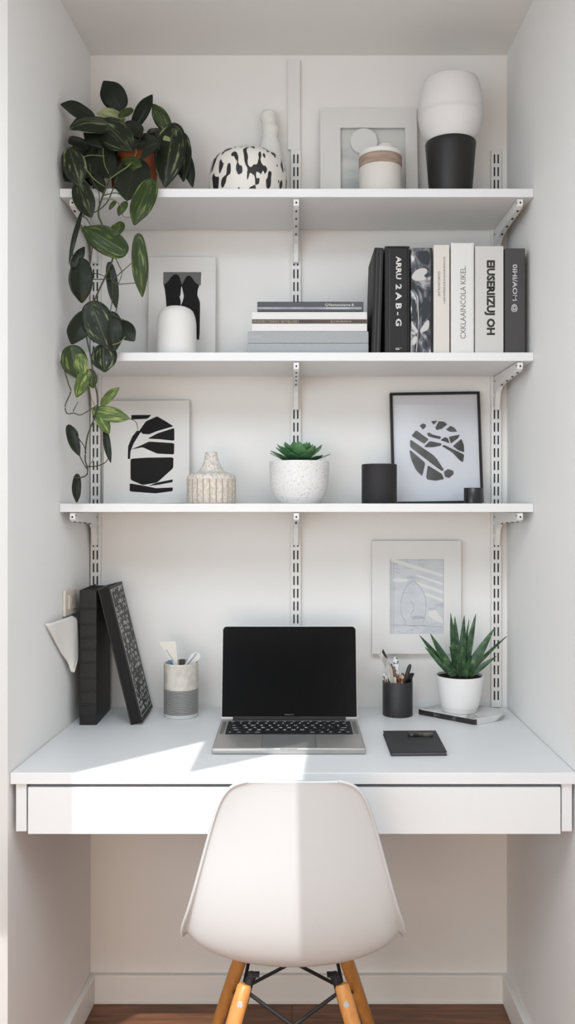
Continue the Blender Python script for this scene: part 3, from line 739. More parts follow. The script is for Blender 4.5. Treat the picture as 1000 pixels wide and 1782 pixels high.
# lamp
s = (-.125-CAMY)/FPX; zz = lambda py: EYE+(877-py)*s-Z1
o = thing('table_lamp', 'table lamp with a ribbed white globe shade on a black tapered base', 'lamp', ((783.5-CX)*s, -.125, Z1))
bm = BM(); lathe(bm, [(0, 0), (.0465, 0), (.048, .002), (.0585, zz(262)), (.0600, zz(252)), (.0590, zz(250)), (.052, zz(249)), (0, zz(249))], 64); obj('base', bm, mat('black_satin', (34, 33, 33), .42, .4), o, 40)
pr = spl([(.050, zz(250)), (.058, zz(243)), (.0685, zz(228)), (.0755, zz(208)), (.0765, zz(198)), (.0745, zz(178)), (.0700, zz(158)), (.0650, zz(146)), (.0640, zz(144))], 9)
pr = [(r_+(.0008 if i % 2 else -.0007), z_) for i, (r_, z_) in enumerate(pr)]
pr += [(.0625, zz(143.6)), (.061, zz(145)), (.066, zz(165)), (.072, zz(195)), (.066, zz(228)), (.049, zz(248))]
bm = BM(); lathe(bm, pr, 64); obj('shade', bm, mat('white_ribbed_paper', (232, 230, 229), .8, .2), o, True)
bm = BM(); tube(bm, [(0, 0, zz(250)), (0, 0, zz(228))], .016, 16); obj('bulb_holder', bm, M['black'], o, 40)
bm = BM(); lathe(bm, spl([(0, zz(229)), (.013, zz(228)), (.024, zz(208)), (.026, zz(195)), (.016, zz(180)), (0, zz(177))]), 24); obj('bulb', bm, mat('frosted_bulb', (225, 225, 222), .3, .4), o, True)

# ------------------------------------------------------------------ middle shelf: white vase
s = (-.125-CAMY)/FPX; zz = lambda py: EYE+(877-py)*s-Z2; R = 34.5*s
o = thing('vase', 'matt white bottle vase with rounded shoulders, in front of the two-shape print', 'vase', ((307-CX)*s, -.125, Z2))
bm = BM(); lathe(bm, spl([(0, 0), (R-.004, 0), (R, .005), (R, zz(580)), (R*.985, zz(562)), (R*.90, zz(548)), (R*.72, zz(539)), (R*.55, zz(537)), (R*.53, zz(536)), (R*.48, zz(537)), (R*.46, zz(545)), (0, zz(560))], 6), 64)
obj('body', bm, M['ceramic'], o, 60)
bm = BM(); lathe(bm, [(R*.52, zz(537.5)), (R*.53, zz(535.6)), (R*.47, zz(535.6)), (R*.46, zz(540))], 40)
a0 = .3
for v in bm.verts:
    a = math.atan2(v.co.y, v.co.x); v.co.z += .0045*max(0, math.cos(a-PI*.62))**2
obj('rim', bm, mat('bare_clay_rim', (214, 196, 180), .8, .2), o, 60)

# ------------------------------------------------------------------ bottom shelf: bottle vase, succulent, black pots
s = (-.13-CAMY)/FPX; R = 42.5*s; zz = lambda py: EYE+(877-py)*s-Z3
o = thing('bottle_vase', 'small cream ribbed bottle vase with a narrow speckled neck', 'vase', ((367.5-CX)*s, -.13, Z3))
bm = BM(); NS = 120
lathe(bm, [(0, 0), (R-.002, 0), (R, .002), (R, zz(834)), (R-.001, zz(830))], NS, mf=lambda j, i: (1 if i % 5 == 0 else 0) if j in (2,) else 0, rf=lambda a, j: 1+(.006*math.cos(24*a) if j in (2, 3) else 0))
obj('ribbed_body', bm, [mat('cream_textured_clay', (222, 214, 204), .85, .2, c2=(198, 188, 176), scale=160, ramp=(.4, .62), bump=.4, bscale=300), mat('brown_rib_line', (178, 158, 142), .9, .1)], o, 40)
bm = BM(); lathe(bm, spl([(R, zz(833.5)), (R*.98, zz(829)), (R*.86, zz(825)), (R*.66, zz(822.5)), (R*.50, zz(818)), (R*.36, zz(808)), (R*.28, zz(798)), (R*.235, zz(788)), (R*.21, zz(787)), (R*.17, zz(789)), (R*.17, zz(800)), (0, zz(812))], 5), 64)
obj('neck', bm, mat('speckled_cream_clay', (224, 219, 212), .85, .2, c2=(196, 188, 178), scale=180, ramp=(.48, .6), bump=.3, bscale=300), o, 60)
# succulent
s = (-.13-CAMY)/FPX; zz = lambda py: EYE+(877-py)*s-Z3; R = 52*s
sp_pot = mat('white_speckled_glaze', (228, 227, 225), .4, .4, c2=[(176, 168, 160), (228, 227, 225)], scale=300, ramp=(.30, .37), detail=1)
succ = thing('potted_succulent', 'green rosette succulent in a white speckled pot, in the middle of the bottom shelf', 'plant', ((520.5-CX)*s, -.13, Z3))
bm = BM(); lathe(bm, spl([(0, 0), (R*.60, 0), (R*.70, .004), (R*.86, .020), (R*.965, .042), (R*.985, .06), (R, zz(810)), (R, zz(804)), (R*.985, zz(803)), (R*.94, zz(804)), (R*.93, zz(814)), (0, zz(815))], 5), 64)
obj('pot', bm, sp_pot, succ, 60)
bm = BM(); lathe(bm, [(R*.93, zz(809)), (R*.5, zz(807)), (0, zz(806))], 32); obj('soil', bm, M['soil'], succ)
def blade(bm, base, tip, width, thick, up, bend=0, n=8, m=3, fat=.55, mi=0, keel=.5, uvl=None):
    """a fleshy leaf: tapering, flat above and keeled below"""
    base, tip = Vector(base), Vector(tip); ax = (tip-base); L = ax.length; ax.normalize()
    side = ax.cross(Vector(up)).normalized(); nn = side.cross(ax).normalized()
    rings = []
    for i in range(n+1):
        t = i/n
        wd = width*.5*((.62+.38*math.sin(min(t/fat, 1)*PI/2)) if t < fat else max(0.02, math.cos((t-fat)/(1-fat)*PI/2)**.8))
        th = thick*.5*(1-.75*t)+.0003
        c = base+ax*L*t+nn*(bend*(t*t))
        prof = [(-1, .35), (-.5, -.02), (0, -.2), (.5, -.02), (1, .35), (.6, -.6), (0, -1.1), (-.6, -.6)]
        rings.append([bm.verts.new(c+side*a*wd+nn*b*th) for a, b in prof])
    for i in range(n):
        for k in range(8):
            f = bm.faces.new((rings[i][k], rings[i][(k+1) % 8], rings[i+1][(k+1) % 8], rings[i+1][k])); f.material_index = mi
            if uvl:
                for l, (a, b) in zip(f.loops, ((k, i), (k+1, i), (k+1, i+1), (k, i+1))): l[uvl].uv = (a/8, b/n)
    bm.faces.new(rings[0][::-1]); f = bm.faces.new(rings[-1])
bm = BM(); zt = zz(806); rg = random.Random(11)
for ring, (n, el, Lr, wd, r0) in enumerate(((9, 12, .064, .031, .010), (9, 30, .062, .033, .008), (7, 48, .054, .030, .005), (5, 66, .042, .025, .003), (3, 80, .032, .017, .001))):
    for k in range(n):
        a = 2*PI*(k+.5*(ring % 2)+.25)/n+rg.uniform(-.1, .1); e = math.radians(el+rg.uniform(-5, 5)); Lq = Lr*rg.uniform(.9, 1.08)
        d = Vector((math.cos(a)*math.cos(e), math.sin(a)*math.cos(e), math.sin(e))); b = Vector((math.cos(a)*r0, math.sin(a)*r0, zt+.002+ring*.002))
        blade(bm, b, b+d*Lq, wd, .006, (-math.cos(a)*math.sin(e), -math.sin(a)*math.sin(e), math.cos(e)), bend=.006, n=10, fat=.6)
obj('rosette', bm, mat('succulent_green', (80, 130, 86), .4, .5, c2=[(54, 98, 64), (86, 136, 92), (120, 162, 112)], scale=26, ramp=(.3, .72)), succ, 60)
# black pots
s = (-.15-CAMY)/FPX; R = 30.5*s; zz = lambda py: EYE+(877-py)*s-Z3
o = thing('plant_pot', 'black textured cylinder pot, left of the black framed print', 'pot', ((659.5-CX)*s, -.15, Z3), group='black pots on the bottom shelf')
bm = BM(); lathe(bm, [(0, 0), (R-.001, 0), (R, .0015), (R, zz(809.5)), (R-.0015, zz(808)), (R-.004, zz(809)), (R-.004, .01), (0, .008)], 64)
obj('body', bm, mat('black_pebbled_texture', (40, 38, 40), .5, .35, bump=.9, bscale=420), o, 40)
bm = BM(); lathe(bm, [(R-.0042, zz(810)), (R-.002, zz(807.8)), (R-.0005, zz(808.6))], 64); obj('rim', bm, mat('grey_rim', (110, 106, 106), .5, .4), o, True)
s = (-.12-CAMY)/FPX; R = 16.3*s; zz = lambda py: EYE+(877-py)*s-Z3
o = thing('tealight_cup', 'small black glossy cup, at the right corner of the black framed print', 'cup', ((823-CX)*s, -.12, Z3), group='black pots on the bottom shelf')
bm = BM(); lathe(bm, [(0, 0), (R-.001, 0), (R, .001), (R, zz(850)), (R-.0008, zz(849)), (R-.002, zz(850)), (R-.002, .006), (0, .005)], 48)
obj('body', bm, mat('black_gloss_glaze', (38, 34, 35), .25, .5), o, 40)

# ------------------------------------------------------------------ things on the desk
# striped tumbler with paper tags
Yc = -.093; s = (Yc-CAMY)/FPX; R = 30*s; zz = lambda py: EYE+(877-py)*s-DZ
o = thing('striped_tumbler', 'cream and grey ringed tumbler holding white tags, right of the black books', 'tumbler', ((315-CX)*s, Yc, DZ))
bm = BM(); lathe(bm, [(0, 0), (R-.002, 0), (R, .002), (R, .0075), (R-.0006, .0082), (0, .0082)], 64); obj('foot', bm, mat('pale_clear_foot', (198, 198, 197), .2, .5), o, 40)
zs0, zs1 = .0082, zz(1197); NR = 17; pr = [(R-.003, zs0)]
for k in range(NR):
    a = zs0+(zs1-zs0)*k/NR; h = (zs1-zs0)/NR
    pr += [(R-.0004, a+h*.02), (R+.0004, a+h*.30), (R-.0002, a+h*.58), (R-.0009, a+h*.62), (R-.0009, a+h*.98)]
pr += [(R-.003, zs1)]
bm = BM(); lathe(bm, pr, 64, mf=lambda j, i: 1 if (j-1) % 5 in (3,) else 0); obj('ringed_band', bm, [mat('grey_glaze', (168, 167, 165), .3, .5), mat('dark_ring_line', (62, 60, 58), .6, .3)], o, 40)
pr = [(R-.002, zs1)]; n = 12
for k in range(n):
    a = zs1+(zz(1153)-zs1)*k/n; pr += [(R-.0006, a), (R, a+.0016)]
zt = zz(1152); pr += [(R-.0006, zt-.001), (R-.0015, zt), (R-.0035, zt-.001), (R-.0035, .02), (0, .016)]
bm = BM(); lathe(bm, pr, 64); obj('cream_band', bm, mat('cream_glaze', (214, 209, 202), .5, .3, c2=(196, 190, 182), scale=40), o, 60)
tg = mat('white_tag_paper', (226, 221, 212), .85, .15)
cup = Vector(o.location)
def local_tag(nme, label, cat, pts, th, m, lean, extra=None):
    """a flat card standing in the tumbler: outline in photo pixels at depth Yq"""
    Yq = lean
    P = [at(px, py, Yq) for px, py in pts]
    c = P[0]
    t = thing(nme, label, cat, (sum(p.x for p in P)/len(P), Yq, min(p.z for p in P)), group='white tags and tools in the ringed tumbler')
    bm = BM(); prism(bm, [(p.x-t.location.x, p.z-t.location.z) for p in P], -th/2, th/2)
    obj('card', bm, m, t)
    if extra:
        for en, ep, em in extra:
            bm = BM(); Q = [at(px, py, Yq) for px, py in ep]; prism(bm, [(p.x-t.location.x, p.z-t.location.z) for p in Q], -th/2-.0006, th/2+.0003); obj(en, bm, em, t)
    return t
blu = mat('blue_mark', (92, 134, 166), .7, .2)
local_tag('paper_tag', 'cream card tag with a slanted top, at the left in the ringed tumbler', 'tag', [(276, 1117), (305, 1116), (309, 1150), (312, 1200), (296, 1200), (302, 1158), (291, 1140)], .0016, tg, Yc-.006,
          [('blue_mark', [(293, 1149), (299, 1148), (302, 1157), (296, 1158)], blu), ('fold_line', [(288, 1131), (290, 1130), (304, 1151), (302, 1152)], mat('pale_grey_line', (186, 184, 180), .8, .2))])
local_tag('paper_tag', 'white rounded card tag leaning to the right in the ringed tumbler', 'tag', [(320, 1158), (333, 1138), (340, 1135), (347, 1137), (349, 1143), (334, 1160), (322, 1198), (310, 1198)], .0016, M['paper'], Yc+.004,
          [('grey_edge', [(341, 1137), (343, 1138), (326, 1158), (323, 1158)], mat('grey_card_line', (160, 164, 166), .8, .2))])
bm = BM(); a = at(317, 1147.5, Yc+.012); tube(bm, [(a.x, a.y, DZ+.0175), (a.x, a.y, a.z-.002), (a.x, a.y, a.z)], [.007, .007, .0062], 20)
tag(obj('eraser_stick', bm, mat('dark_brown_rubber', (82, 72, 66), .7, .2), None, 40), 'short dark brown stick between the two white tags in the ringed tumbler', 'stick', 'white tags and tools in the ringed tumbler')

# black pen cup
Yc = -.084; s = (Yc-CAMY)/FPX; R = 26*s; zz = lambda py: EYE+(877-py)*s-DZ
o = thing('pen_cup', 'black leather pen cup full of pens, between the laptop and the aloe', 'pen cup', ((691.5-CX)*s, Yc, DZ))
zt = zz(1184.5)
bm = BM(); lathe(bm, [(0, 0), (R-.001, 0), (R, .001), (R, zt-.001), (R-.0008, zt), (R-.0025, zt), (R-.003, zt-.001), (R-.003, .005), (0, .004)], 64)
obj('body', bm, mat('black_pebbled_leather', (30, 30, 33), .38, .55, bump=.6, bscale=450), o, 40)
pc = Vector(o.location)
GP = 'pens in the black pen cup'
def pen(nme, label, cat, foot, top, r, body, capm=None, tipf=.25, flat=1, rings=None):
    """foot: (dx, dy) inside the cup; top: photo pixel + depth"""
    a = pc+Vector((foot[0], foot[1], .0048+r*.4)); b = at(*top); d = b-a; L = d.length
    t = thing(nme, label, cat, a, (0, 0, 0), GP); t.rotation_mode = 'XYZ'; t.rotation_euler = d.to_track_quat('Z', 'Y').to_euler()
    bm = BM(); tube(bm, [(0, 0, 0), (0, 0, .006), (0, 0, L*(1-tipf))], [r*.5, r, r], 16)
    for v in bm.verts: v.co.y *= flat
    obj('barrel', bm, body, t, 40)
    bm = BM(); tube(bm, [(0, 0, L*(1-tipf)-.0005), (0, 0, L*(1-tipf)+.0005), (0, 0, L*.93), (0, 0, L)], [r*.9, r*1.06, r*1.02, r*.6], 16)
    for v in bm.verts: v.co.y *= flat
    obj('cap', bm, capm or body, t, 40)
    return t
cop = mat('copper_pattern', (176, 128, 98), .35, .5, c2=[(40, 34, 32), (182, 132, 100), (226, 196, 172)], scale=130, ramp=(.36, .64), metal=.2)
leo = mat('black_white_pattern', (220, 216, 212), .5, .4, c2=[(52, 50, 50), (222, 219, 216)], scale=120, ramp=(.42, .5))
pen('pen', 'pen with white top and copper patterned barrel in the black pen cup', 'pen', (.003, .004), (688, 1143.5, Yc-.006), .0072, cop, mat('white_dotted_cap', (222, 222, 224), .4, .4, c2=[(92, 92, 92), (222, 222, 224)], scale=110, ramp=(.36, .42)), .32)
pen('pen', 'slim copper speckled pen at the left edge of the black pen cup', 'pen', (-.010, -.004), (668, 1171, Yc-.016), .0050, cop, leo, .2)
pen('pen', 'pale pink slim pen beside the feather shaped letter opener', 'pen', (.0, -.010), (685, 1160, Yc-.014), .0034, mat('pale_pink_barrel', (220, 204, 196), .4, .4), mat('brown_cap', (120, 92, 72), .4, .4), .22)
pen('pen', 'dark brown slim pen tucked behind the pink pen', 'pen', (-.004, .010), (680, 1155, Yc+.004), .0036, mat('dark_brown_barrel', (70, 60, 52), .4, .4), mat('olive_cap', (104, 98, 84), .4, .4), .2)
pen('marker_pen', 'black marker with a rounded end leaning to the right in the black pen cup', 'pen', (-.006, .0), (713.5, 1156, Yc-.002), .0048, mat('black_plastic_pen', (36, 35, 36), .35, .5), mat('charcoal_cap', (52, 50, 50), .4, .5, c2=[(40, 38, 38), (150, 144, 138)], scale=90, ramp=(.6, .72)), .5)
pen('pen', 'dark grey short pen beside the black marker', 'pen', (.010, -.004), (700, 1171, Yc+.0), .0044, mat('dark_grey_barrel', (62, 60, 62), .4, .4), cop, .3)
# feather-like letter opener: a flat curved blade
P = [(660, 1138), (666, 1128.5), (671, 1138), (676, 1148), (683, 1166), (688, 1190), (690, 1225), (683, 1225), (679, 1190), (672, 1170), (666, 1152), (658, 1139)]
Yq = Yc-.010
W = [at(px, py, Yq) for px, py in P]; t = thing('letter_opener', 'pale grey feather shaped letter opener with a black tip, in the black pen cup', 'letter opener', (W[6].x, Yq, W[6].z), group=GP)
bm = BM(); prism(bm, [(p.x-t.location.x, p.z-t.location.z) for p in W], -.0012, .0012); obj('blade', bm, mat('pale_grey_feather', (198, 194, 188), .6, .3, c2=(158, 154, 148), scale=40, stretch=(3, 1, .6)), t)
bm = BM(); Q = [at(px, py, Yq) for px, py in [(664, 1135), (666, 1129), (671, 1139), (675, 1147), (670, 1144)]]; prism(bm, [(p.x-t.location.x, p.z-t.location.z) for p in Q], -.0018, .0016); obj('tip', bm, mat('black_speckled_tip', (44, 42, 42), .6, .3, c2=[(36, 34, 34), (190, 186, 182)], scale=160, ramp=(.58, .64)), t)
# black curved spoon-like piece behind
Yq = Yc+.018; P = [(699, 1184), (701, 1176), (709, 1172), (719, 1171), (720.5, 1173), (717, 1180), (717, 1188), (714, 1225), (700, 1225)]
W = [at(px, py, Yq) for px, py in P]
bm = BM(); ox, oz = W[7].x, W[7].z; prism(bm, [(p.x-ox, p.z-oz) for p in W], -.002, .002)
q = obj('ruler_end', bm, M['black']); q.location = (ox, Yq, oz); tag(q, 'black flared ruler end standing at the right back of the black pen cup', 'ruler', GP)

# marble tray
ZT = .0142
tp = [(.3080, -.079), (.3110, -.086), (.4190, -.1835), (.4265, -.1850), (.5080, -.133), (.5095, -.127), (.5090, -.087), (.458, -.040), (.360, -.038)]
tray = thing('stone_tray', 'hexagonal grey and white marble tray with a dark edge, under the aloe pot', 'tray', (.42, -.10, DZ))
mar = mat('grey_marble', (204, 203, 202), .3, .5, c2=[(150, 148, 146), (206, 205, 204), (216, 216, 215)], scale=9, dist=2.5, detail=5, ramp=(.36, .6))
bm = BM(); prism(bm, [(x-.42, y+.10) for x, y in tp], .0, ZT, axis='z')
es = [e for e in bm.edges]; bmesh.ops.bevel(bm, geom=es, offset=.0008, segments=1, affect='EDGES'); obj('slab', bm, mar, tray)
bm = BM()
def edge_strip(p, q, z0, z1, out=.0008):
    d = Vector((q[0]-p[0], q[1]-p[1])); n = Vector((d.y, -d.x)).normalized()*out
    a = [(p[0]-n.x*.5-.42, p[1]-n.y*.5+.1), (q[0]-n.x*.5-.42, q[1]-n.y*.5+.1), (q[0]+n.x-.42, q[1]+n.y+.1), (p[0]+n.x-.42, p[1]+n.y+.1)]
    prism(bm, a, z0, z1, axis='z')
edge_strip(tp[0], tp[1], .0008, ZT-.001); edge_strip(tp[1], tp[2], .0008, ZT-.0015); edge_strip(tp[2], tp[3], .0008, ZT-.001)
obj('dark_edge', bm, mat('black_resin_edge', (40, 37, 37), .35, .5, c2=[(34, 31, 31), (110, 102, 96)], scale=60, ramp=(.6, .72)), tray)

# aloe
Ya = -.101; ZA = DZ+ZT; s = (Ya-CAMY)/FPX; zz = lambda py: EYE+(877-py)*s-ZA
ac = Vector(((799.5-CX)*s, Ya, ZA))
aloe = thing('potted_aloe', 'spiky green aloe in a plain white pot, standing on the marble tray', 'plant', ac)
rb, rt, hp = .0425, .0575, zz(1174)
bm = BM(); lathe(bm, [(0, 0), (rb-.002, 0), (rb, .002), (rb+.0005, .010), (rb+.0015, .0108), (rb+.0022, .0125)]+[(rb+.0022+(rt-rb-.0022)*(t**.8), .0125+(hp-.0125)*t) for t in (.15, .3, .5, .7, .85, .97)]+[(rt, hp-.001), (rt-.0012, hp), (rt-.0035, hp-.001), (rt-.005, hp-.008), (0, hp-.009)], 64)
obj('pot', bm, mat('white_plastic_pot', (231, 230, 229), .45, .4), aloe, 50)
bm = BM(); lathe(bm, [(rt-.0042, hp-.0055), (.03, hp-.003), (0, hp-.001)], 32); obj('soil', bm, M['soil'], aloe)
bm = BM(); zr = hp-.006
def al(tip, dy, base, wd, th=.006, bend=0):
    t = at(tip[0], tip[1], Ya+dy)-ac; b = Vector((base[0], base[1], zr+.0))
    out = Vector((t.x-b.x, t.y-b.y, 0)); up = (Vector((0, 0, 1))*out.length-out.normalized()*max(t.z-b.z, .001)) if out.length > .004 else Vector((0, 1, 0))
    up = up.normalized()+Vector((0, -1.5 if dy < .02 else 1.5, .3)); wd *= 1.28
    blade(bm, b, t, wd, th, up, bend=bend, n=14, fat=.22)
for tip, dy, base, wd, bend in (((783.5, 1066.5), .018, (-.006, .010), .017, 0), ((791, 1072), .030, (-.003, .014), .015, 0), ((807.5, 1071), .0, (.003, .002), .017, 0), ((815.6, 1078.6), .022, (.006, .010), .013, 0),
                                ((827.6, 1068), .012, (.008, .004), .016, 0), ((858.5, 1093), .01, (.012, -.002), .020, -.004), ((878, 1105), .025, (.014, .006), .015, -.006), ((864, 1143), .0, (.014, -.006), .013, .004),
                                ((745, 1104), .012, (-.010, .0), .020, .008), ((727.5, 1107), .018, (-.012, .004), .016, .006), ((736, 1128), -.006, (-.012, -.008), .015, .008), ((782, 1125), .045, (-.004, .016), .012, 0), ((797, 1120), -.022, (.0, -.010), .016, .004), ((822, 1140), -.030, (.008, -.012), .014, .004)):
    al(tip, dy, base, wd, .007, bend)
obj('rosette', bm, mat('aloe_green', (62, 92, 60), .42, .45, c2=[(40, 64, 44), (62, 94, 62), (112, 134, 92)], scale=75, ramp=(.35, .75), stretch=(1, 1, 1)), aloe, 60)

# black notebook and the small thing on it
zt = DZ+.0085
c = [on_plane(*p, zt) for p in ((680.5, 1309), (777.5, 1308), (758, 1271), (666, 1271.5))]
nb = thing('notebook', 'small black notebook lying flat on the desk, right of the laptop', 'notebook', ((c[0].x+c[2].x)/2, (c[0].y+c[2].y)/2, DZ))
O = Vector(nb.location)
inset = lambda P, k: [Vector((sum(q.x for q in P)/4, sum(q.y for q in P)/4, 0)).lerp(p, k) for p in P]
L = [Vector((p.x-O.x, p.y-O.y, 0)) for p in c]
def slab(P, z0, z1, bev=.0005):
    bm = BM(); hexa(bm, [(p.x, p.y, z0) for p in P]+[(p.x, p.y, z1) for p in P], bev, 1); return bm
cv = mat('black_notebook_cover', (44, 44, 46), .55, .35, bump=.08, bscale=500)
obj('back_cover', slab(L, 0, .0016), cv, nb); obj('front_cover', slab(L, .0070, .0085), cv, nb)
obj('page_block', slab(inset(L, .975), .0016, .0070, 0), mat('grey_page_edges', (98, 98, 102), .8, .2, c2=(66, 66, 70), scale=400, stretch=(.02, .02, 1)), nb)
a, b = on_plane(712, 1277, zt+.004), on_plane(753, 1277.5, zt+.004)
lg = thing('pocket_lighter', 'small dark and brass pocket lighter lying on the black notebook', 'lighter', (a.x, a.y, zt), (0, 0, math.atan2(b.y-a.y, b.x-a.x)))
Ll = (b-a).length
bm = BM(); bx(bm, -.003, .020, -.0075, .0075, 0, .0078, .0022); obj('dark_case', bm, mat('dark_bronze', (50, 46, 42), .35, .5, .3), lg)
bm = BM(); bx(bm, .019, Ll, -.0065, .0040, 0, .0066, .0016); obj('metal_body', bm, mat('worn_brass', (138, 130, 118), .35, .5, .6, c2=(84, 78, 70), scale=60), lg)
bm = BM(); tube(bm, [(.004, -.0079, .004), (.004, .0079, .004)], .0032, 14); obj('wheel', bm, mat('worn_steel', (120, 116, 110), .35, .5, .7), lg)

# ------------------------------------------------------------------ trailing plant
Yp = -.115; s = (Yp-CAMY)/FPX
pc0 = Vector(((233-CX)*s, Yp, Z1))
pot = thing('trailing_plant', 'trailing vine plant in a terracotta pot, spilling over the left end of the top shelf', 'plant', pc0)
hp = EYE+(877-250)*s-Z1; R = 46*s
bm = BM(); lathe(bm, [(0, 0), (R*.72, 0), (R*.74, .002), (R*.93, hp-.034), (R*.94, hp-.033), (R*1.0, hp-.032), (R*1.02, hp-.001), (R*1.0, hp), (R*.92, hp), (R*.90, hp-.02), (0, hp-.022)], 64)
obj('pot', bm, mat('terracotta', (168, 96, 62), .85, .2, c2=(138, 76, 48), scale=26, ramp=(.35, .7), bump=.15, bscale=200), pot, 45)
bm = BM(); lathe(bm, [(R*.905, hp-.016), (R*.5, hp-.010), (0, hp-.006)], 32); obj('soil', bm, M['soil'], pot)
def leafmat(name, base, streak, thr, rough=.38):
    m = bpy.data.materials.new(name); m.use_nodes = True
    N = m.node_tree.nodes; Lk = m.node_tree.links; b = N['Principled BSDF']
    uv = N.new('ShaderNodeUVMap'); mp = N.new('ShaderNodeMapping'); mp.inputs['Scale'].default_value = (7, 2.2, 1); Lk.new(uv.outputs[0], mp.inputs[0])
    tc = N.new('ShaderNodeTexCoord'); ad = N.new('ShaderNodeVectorMath'); ad.operation = 'MULTIPLY_ADD'
    ad.inputs[1].default_value = (14, 14, 14); Lk.new(tc.outputs['Object'], ad.inputs[0]); Lk.new(mp.outputs[0], ad.inputs[2])
    n = N.new('ShaderNodeTexNoise'); n.inputs['Scale'].default_value = 1.5; n.inputs['Detail'].default_value = 3; Lk.new(ad.outputs[0], n.inputs['Vector'])
    r = N.new('ShaderNodeValToRGB'); r.color_ramp.elements[0].position = thr; r.color_ramp.elements[0].color = lin(base)
    r.color_ramp.elements[1].position = thr+.13; r.color_ramp.elements[1].color = lin(streak); Lk.new(n.outputs['Fac'], r.inputs[0])
    # pale midrib
    sx = N.new('ShaderNodeSeparateXYZ'); Lk.new(uv.outputs[0], sx.inputs[0])
    a1 = N.new('ShaderNodeMath'); a1.operation = 'SUBTRACT'; a1.inputs[1].default_value = .5; Lk.new(sx.outputs[0], a1.inputs[0])
    a2 = N.new('ShaderNodeMath'); a2.operation = 'ABSOLUTE'; Lk.new(a1.outputs[0], a2.inputs[0])
    a3 = N.new('ShaderNodeMath'); a3.operation = 'LESS_THAN'; a3.inputs[1].default_value = .022; Lk.new(a2.outputs[0], a3.inputs[0])
    a4 = N.new('ShaderNodeMath'); a4.operation = 'MULTIPLY'; a4.inputs[1].default_value = .25; Lk.new(a3.outputs[0], a4.inputs[0])
    mx = N.new('ShaderNodeMix'); mx.data_type = 'RGBA'; Lk.new(a4.outputs[0], mx.inputs[0]); Lk.new(r.outputs[0], mx.inputs[6]); mx.inputs[7].default_value = lin(streak)
    Lk.new(mx.outputs[2], b.inputs['Base Color']); b.inputs['Roughness'].default_value = rough; b.inputs['Specular IOR Level'].default_value = .22
    return m
LM = [leafmat('dark_leaf', (30, 36, 26), (50, 60, 38), .62), leafmat('speckled_leaf', (31, 38, 26), (122, 130, 96), .57), leafmat('green_streaked_leaf', (46, 60, 30), (112, 126, 66), .56), leafmat('bright_leaf', (74, 94, 50), (146, 158, 92), .50), leafmat('pale_leaf', (128, 138, 98), (164, 170, 128), .45, .5)]
bmL = BM(); UVL = bmL.loops.layers.uv.new('UVMap'); rl = random.Random(21)
def hw(t):
    t = min(max(t, 0), 1); return ((t**.42)*((1-t)**.62)/(.404**.42*.596**.62))*(1-.35*max(0, t-.72)**1.0/.28)
def leaf(bpx, tpx, wpx, Y, kind, Yt=None, fold=.22, bend=.10, turn=0):
    """heart-shaped leaf: base and tip in photo pixels, real depth Y (base) and Yt (tip)"""
    Yt = Y if Yt is None else Yt
    B, T = at(bpx[0], bpx[1], Y), at(tpx[0], tpx[1], Yt); sc = (Y-CAMY)/FPX; W = wpx*sc/2
    ax = T-B; L = ax.length; ax.normalize()
    toc = Vector((0, -1, .15)); side = ax.cross(toc).normalized(); nn = side.cross(ax).normalized()
    if nn.y > 0: nn = -nn
    R3 = Matrix.Rotation(turn+rl.uniform(-.15, .15), 3, ax); side = R3 @ side; nn = R3 @ nn
    nt, ns = 18, 4; grid = []; ph = rl.uniform(0, 6)
    for lay in (0, 1):
        g = []
        for i in range(nt+1):
            t = (1-math.cos(PI*i/nt))/2; row = []
            for k in range(-ns, ns+1):
                u = k/ns; ww = W*hw(t)
                back = -.10*L*abs(u)**1.5*(max(0, 1-t*4))          # lobes behind the stalk
                z = fold*ww*abs(u)*(-1 if False else 1)*-.9+bend*L*math.sin(PI*t*.9)+.05*W*math.sin(7*t+ph)*abs(u)
                row.append(bmL.verts.new(B+ax*(t*L+back)+side*(u*ww)+nn*(z-lay*.0006)-pc0))
            g.append(row)
        grid.append(g)
    def fc(vs, uvs):
        try: f = bmL.faces.new(vs)
        except ValueError: return
        f.material_index = kind; f.smooth = True
        for l, q in zip(f.loops, uvs): l[UVL].uv = q
    for lay in (0, 1):
        g = grid[lay]
        for i in range(nt):
            for k in range(2*ns):
                q = [(k, i), (k+1, i), (k+1, i+1), (k, i+1)]
                fc([g[b][a] for a, b in q], [(a/(2*ns), b/nt) for a, b in q])
    for i in range(nt):
        for k in (0, 2*ns):
            fc([grid[0][i][k], grid[0][i+1][k], grid[1][i+1][k], grid[1][i][k]], [(k/(2*ns), i/nt)]*4)
H = -.285
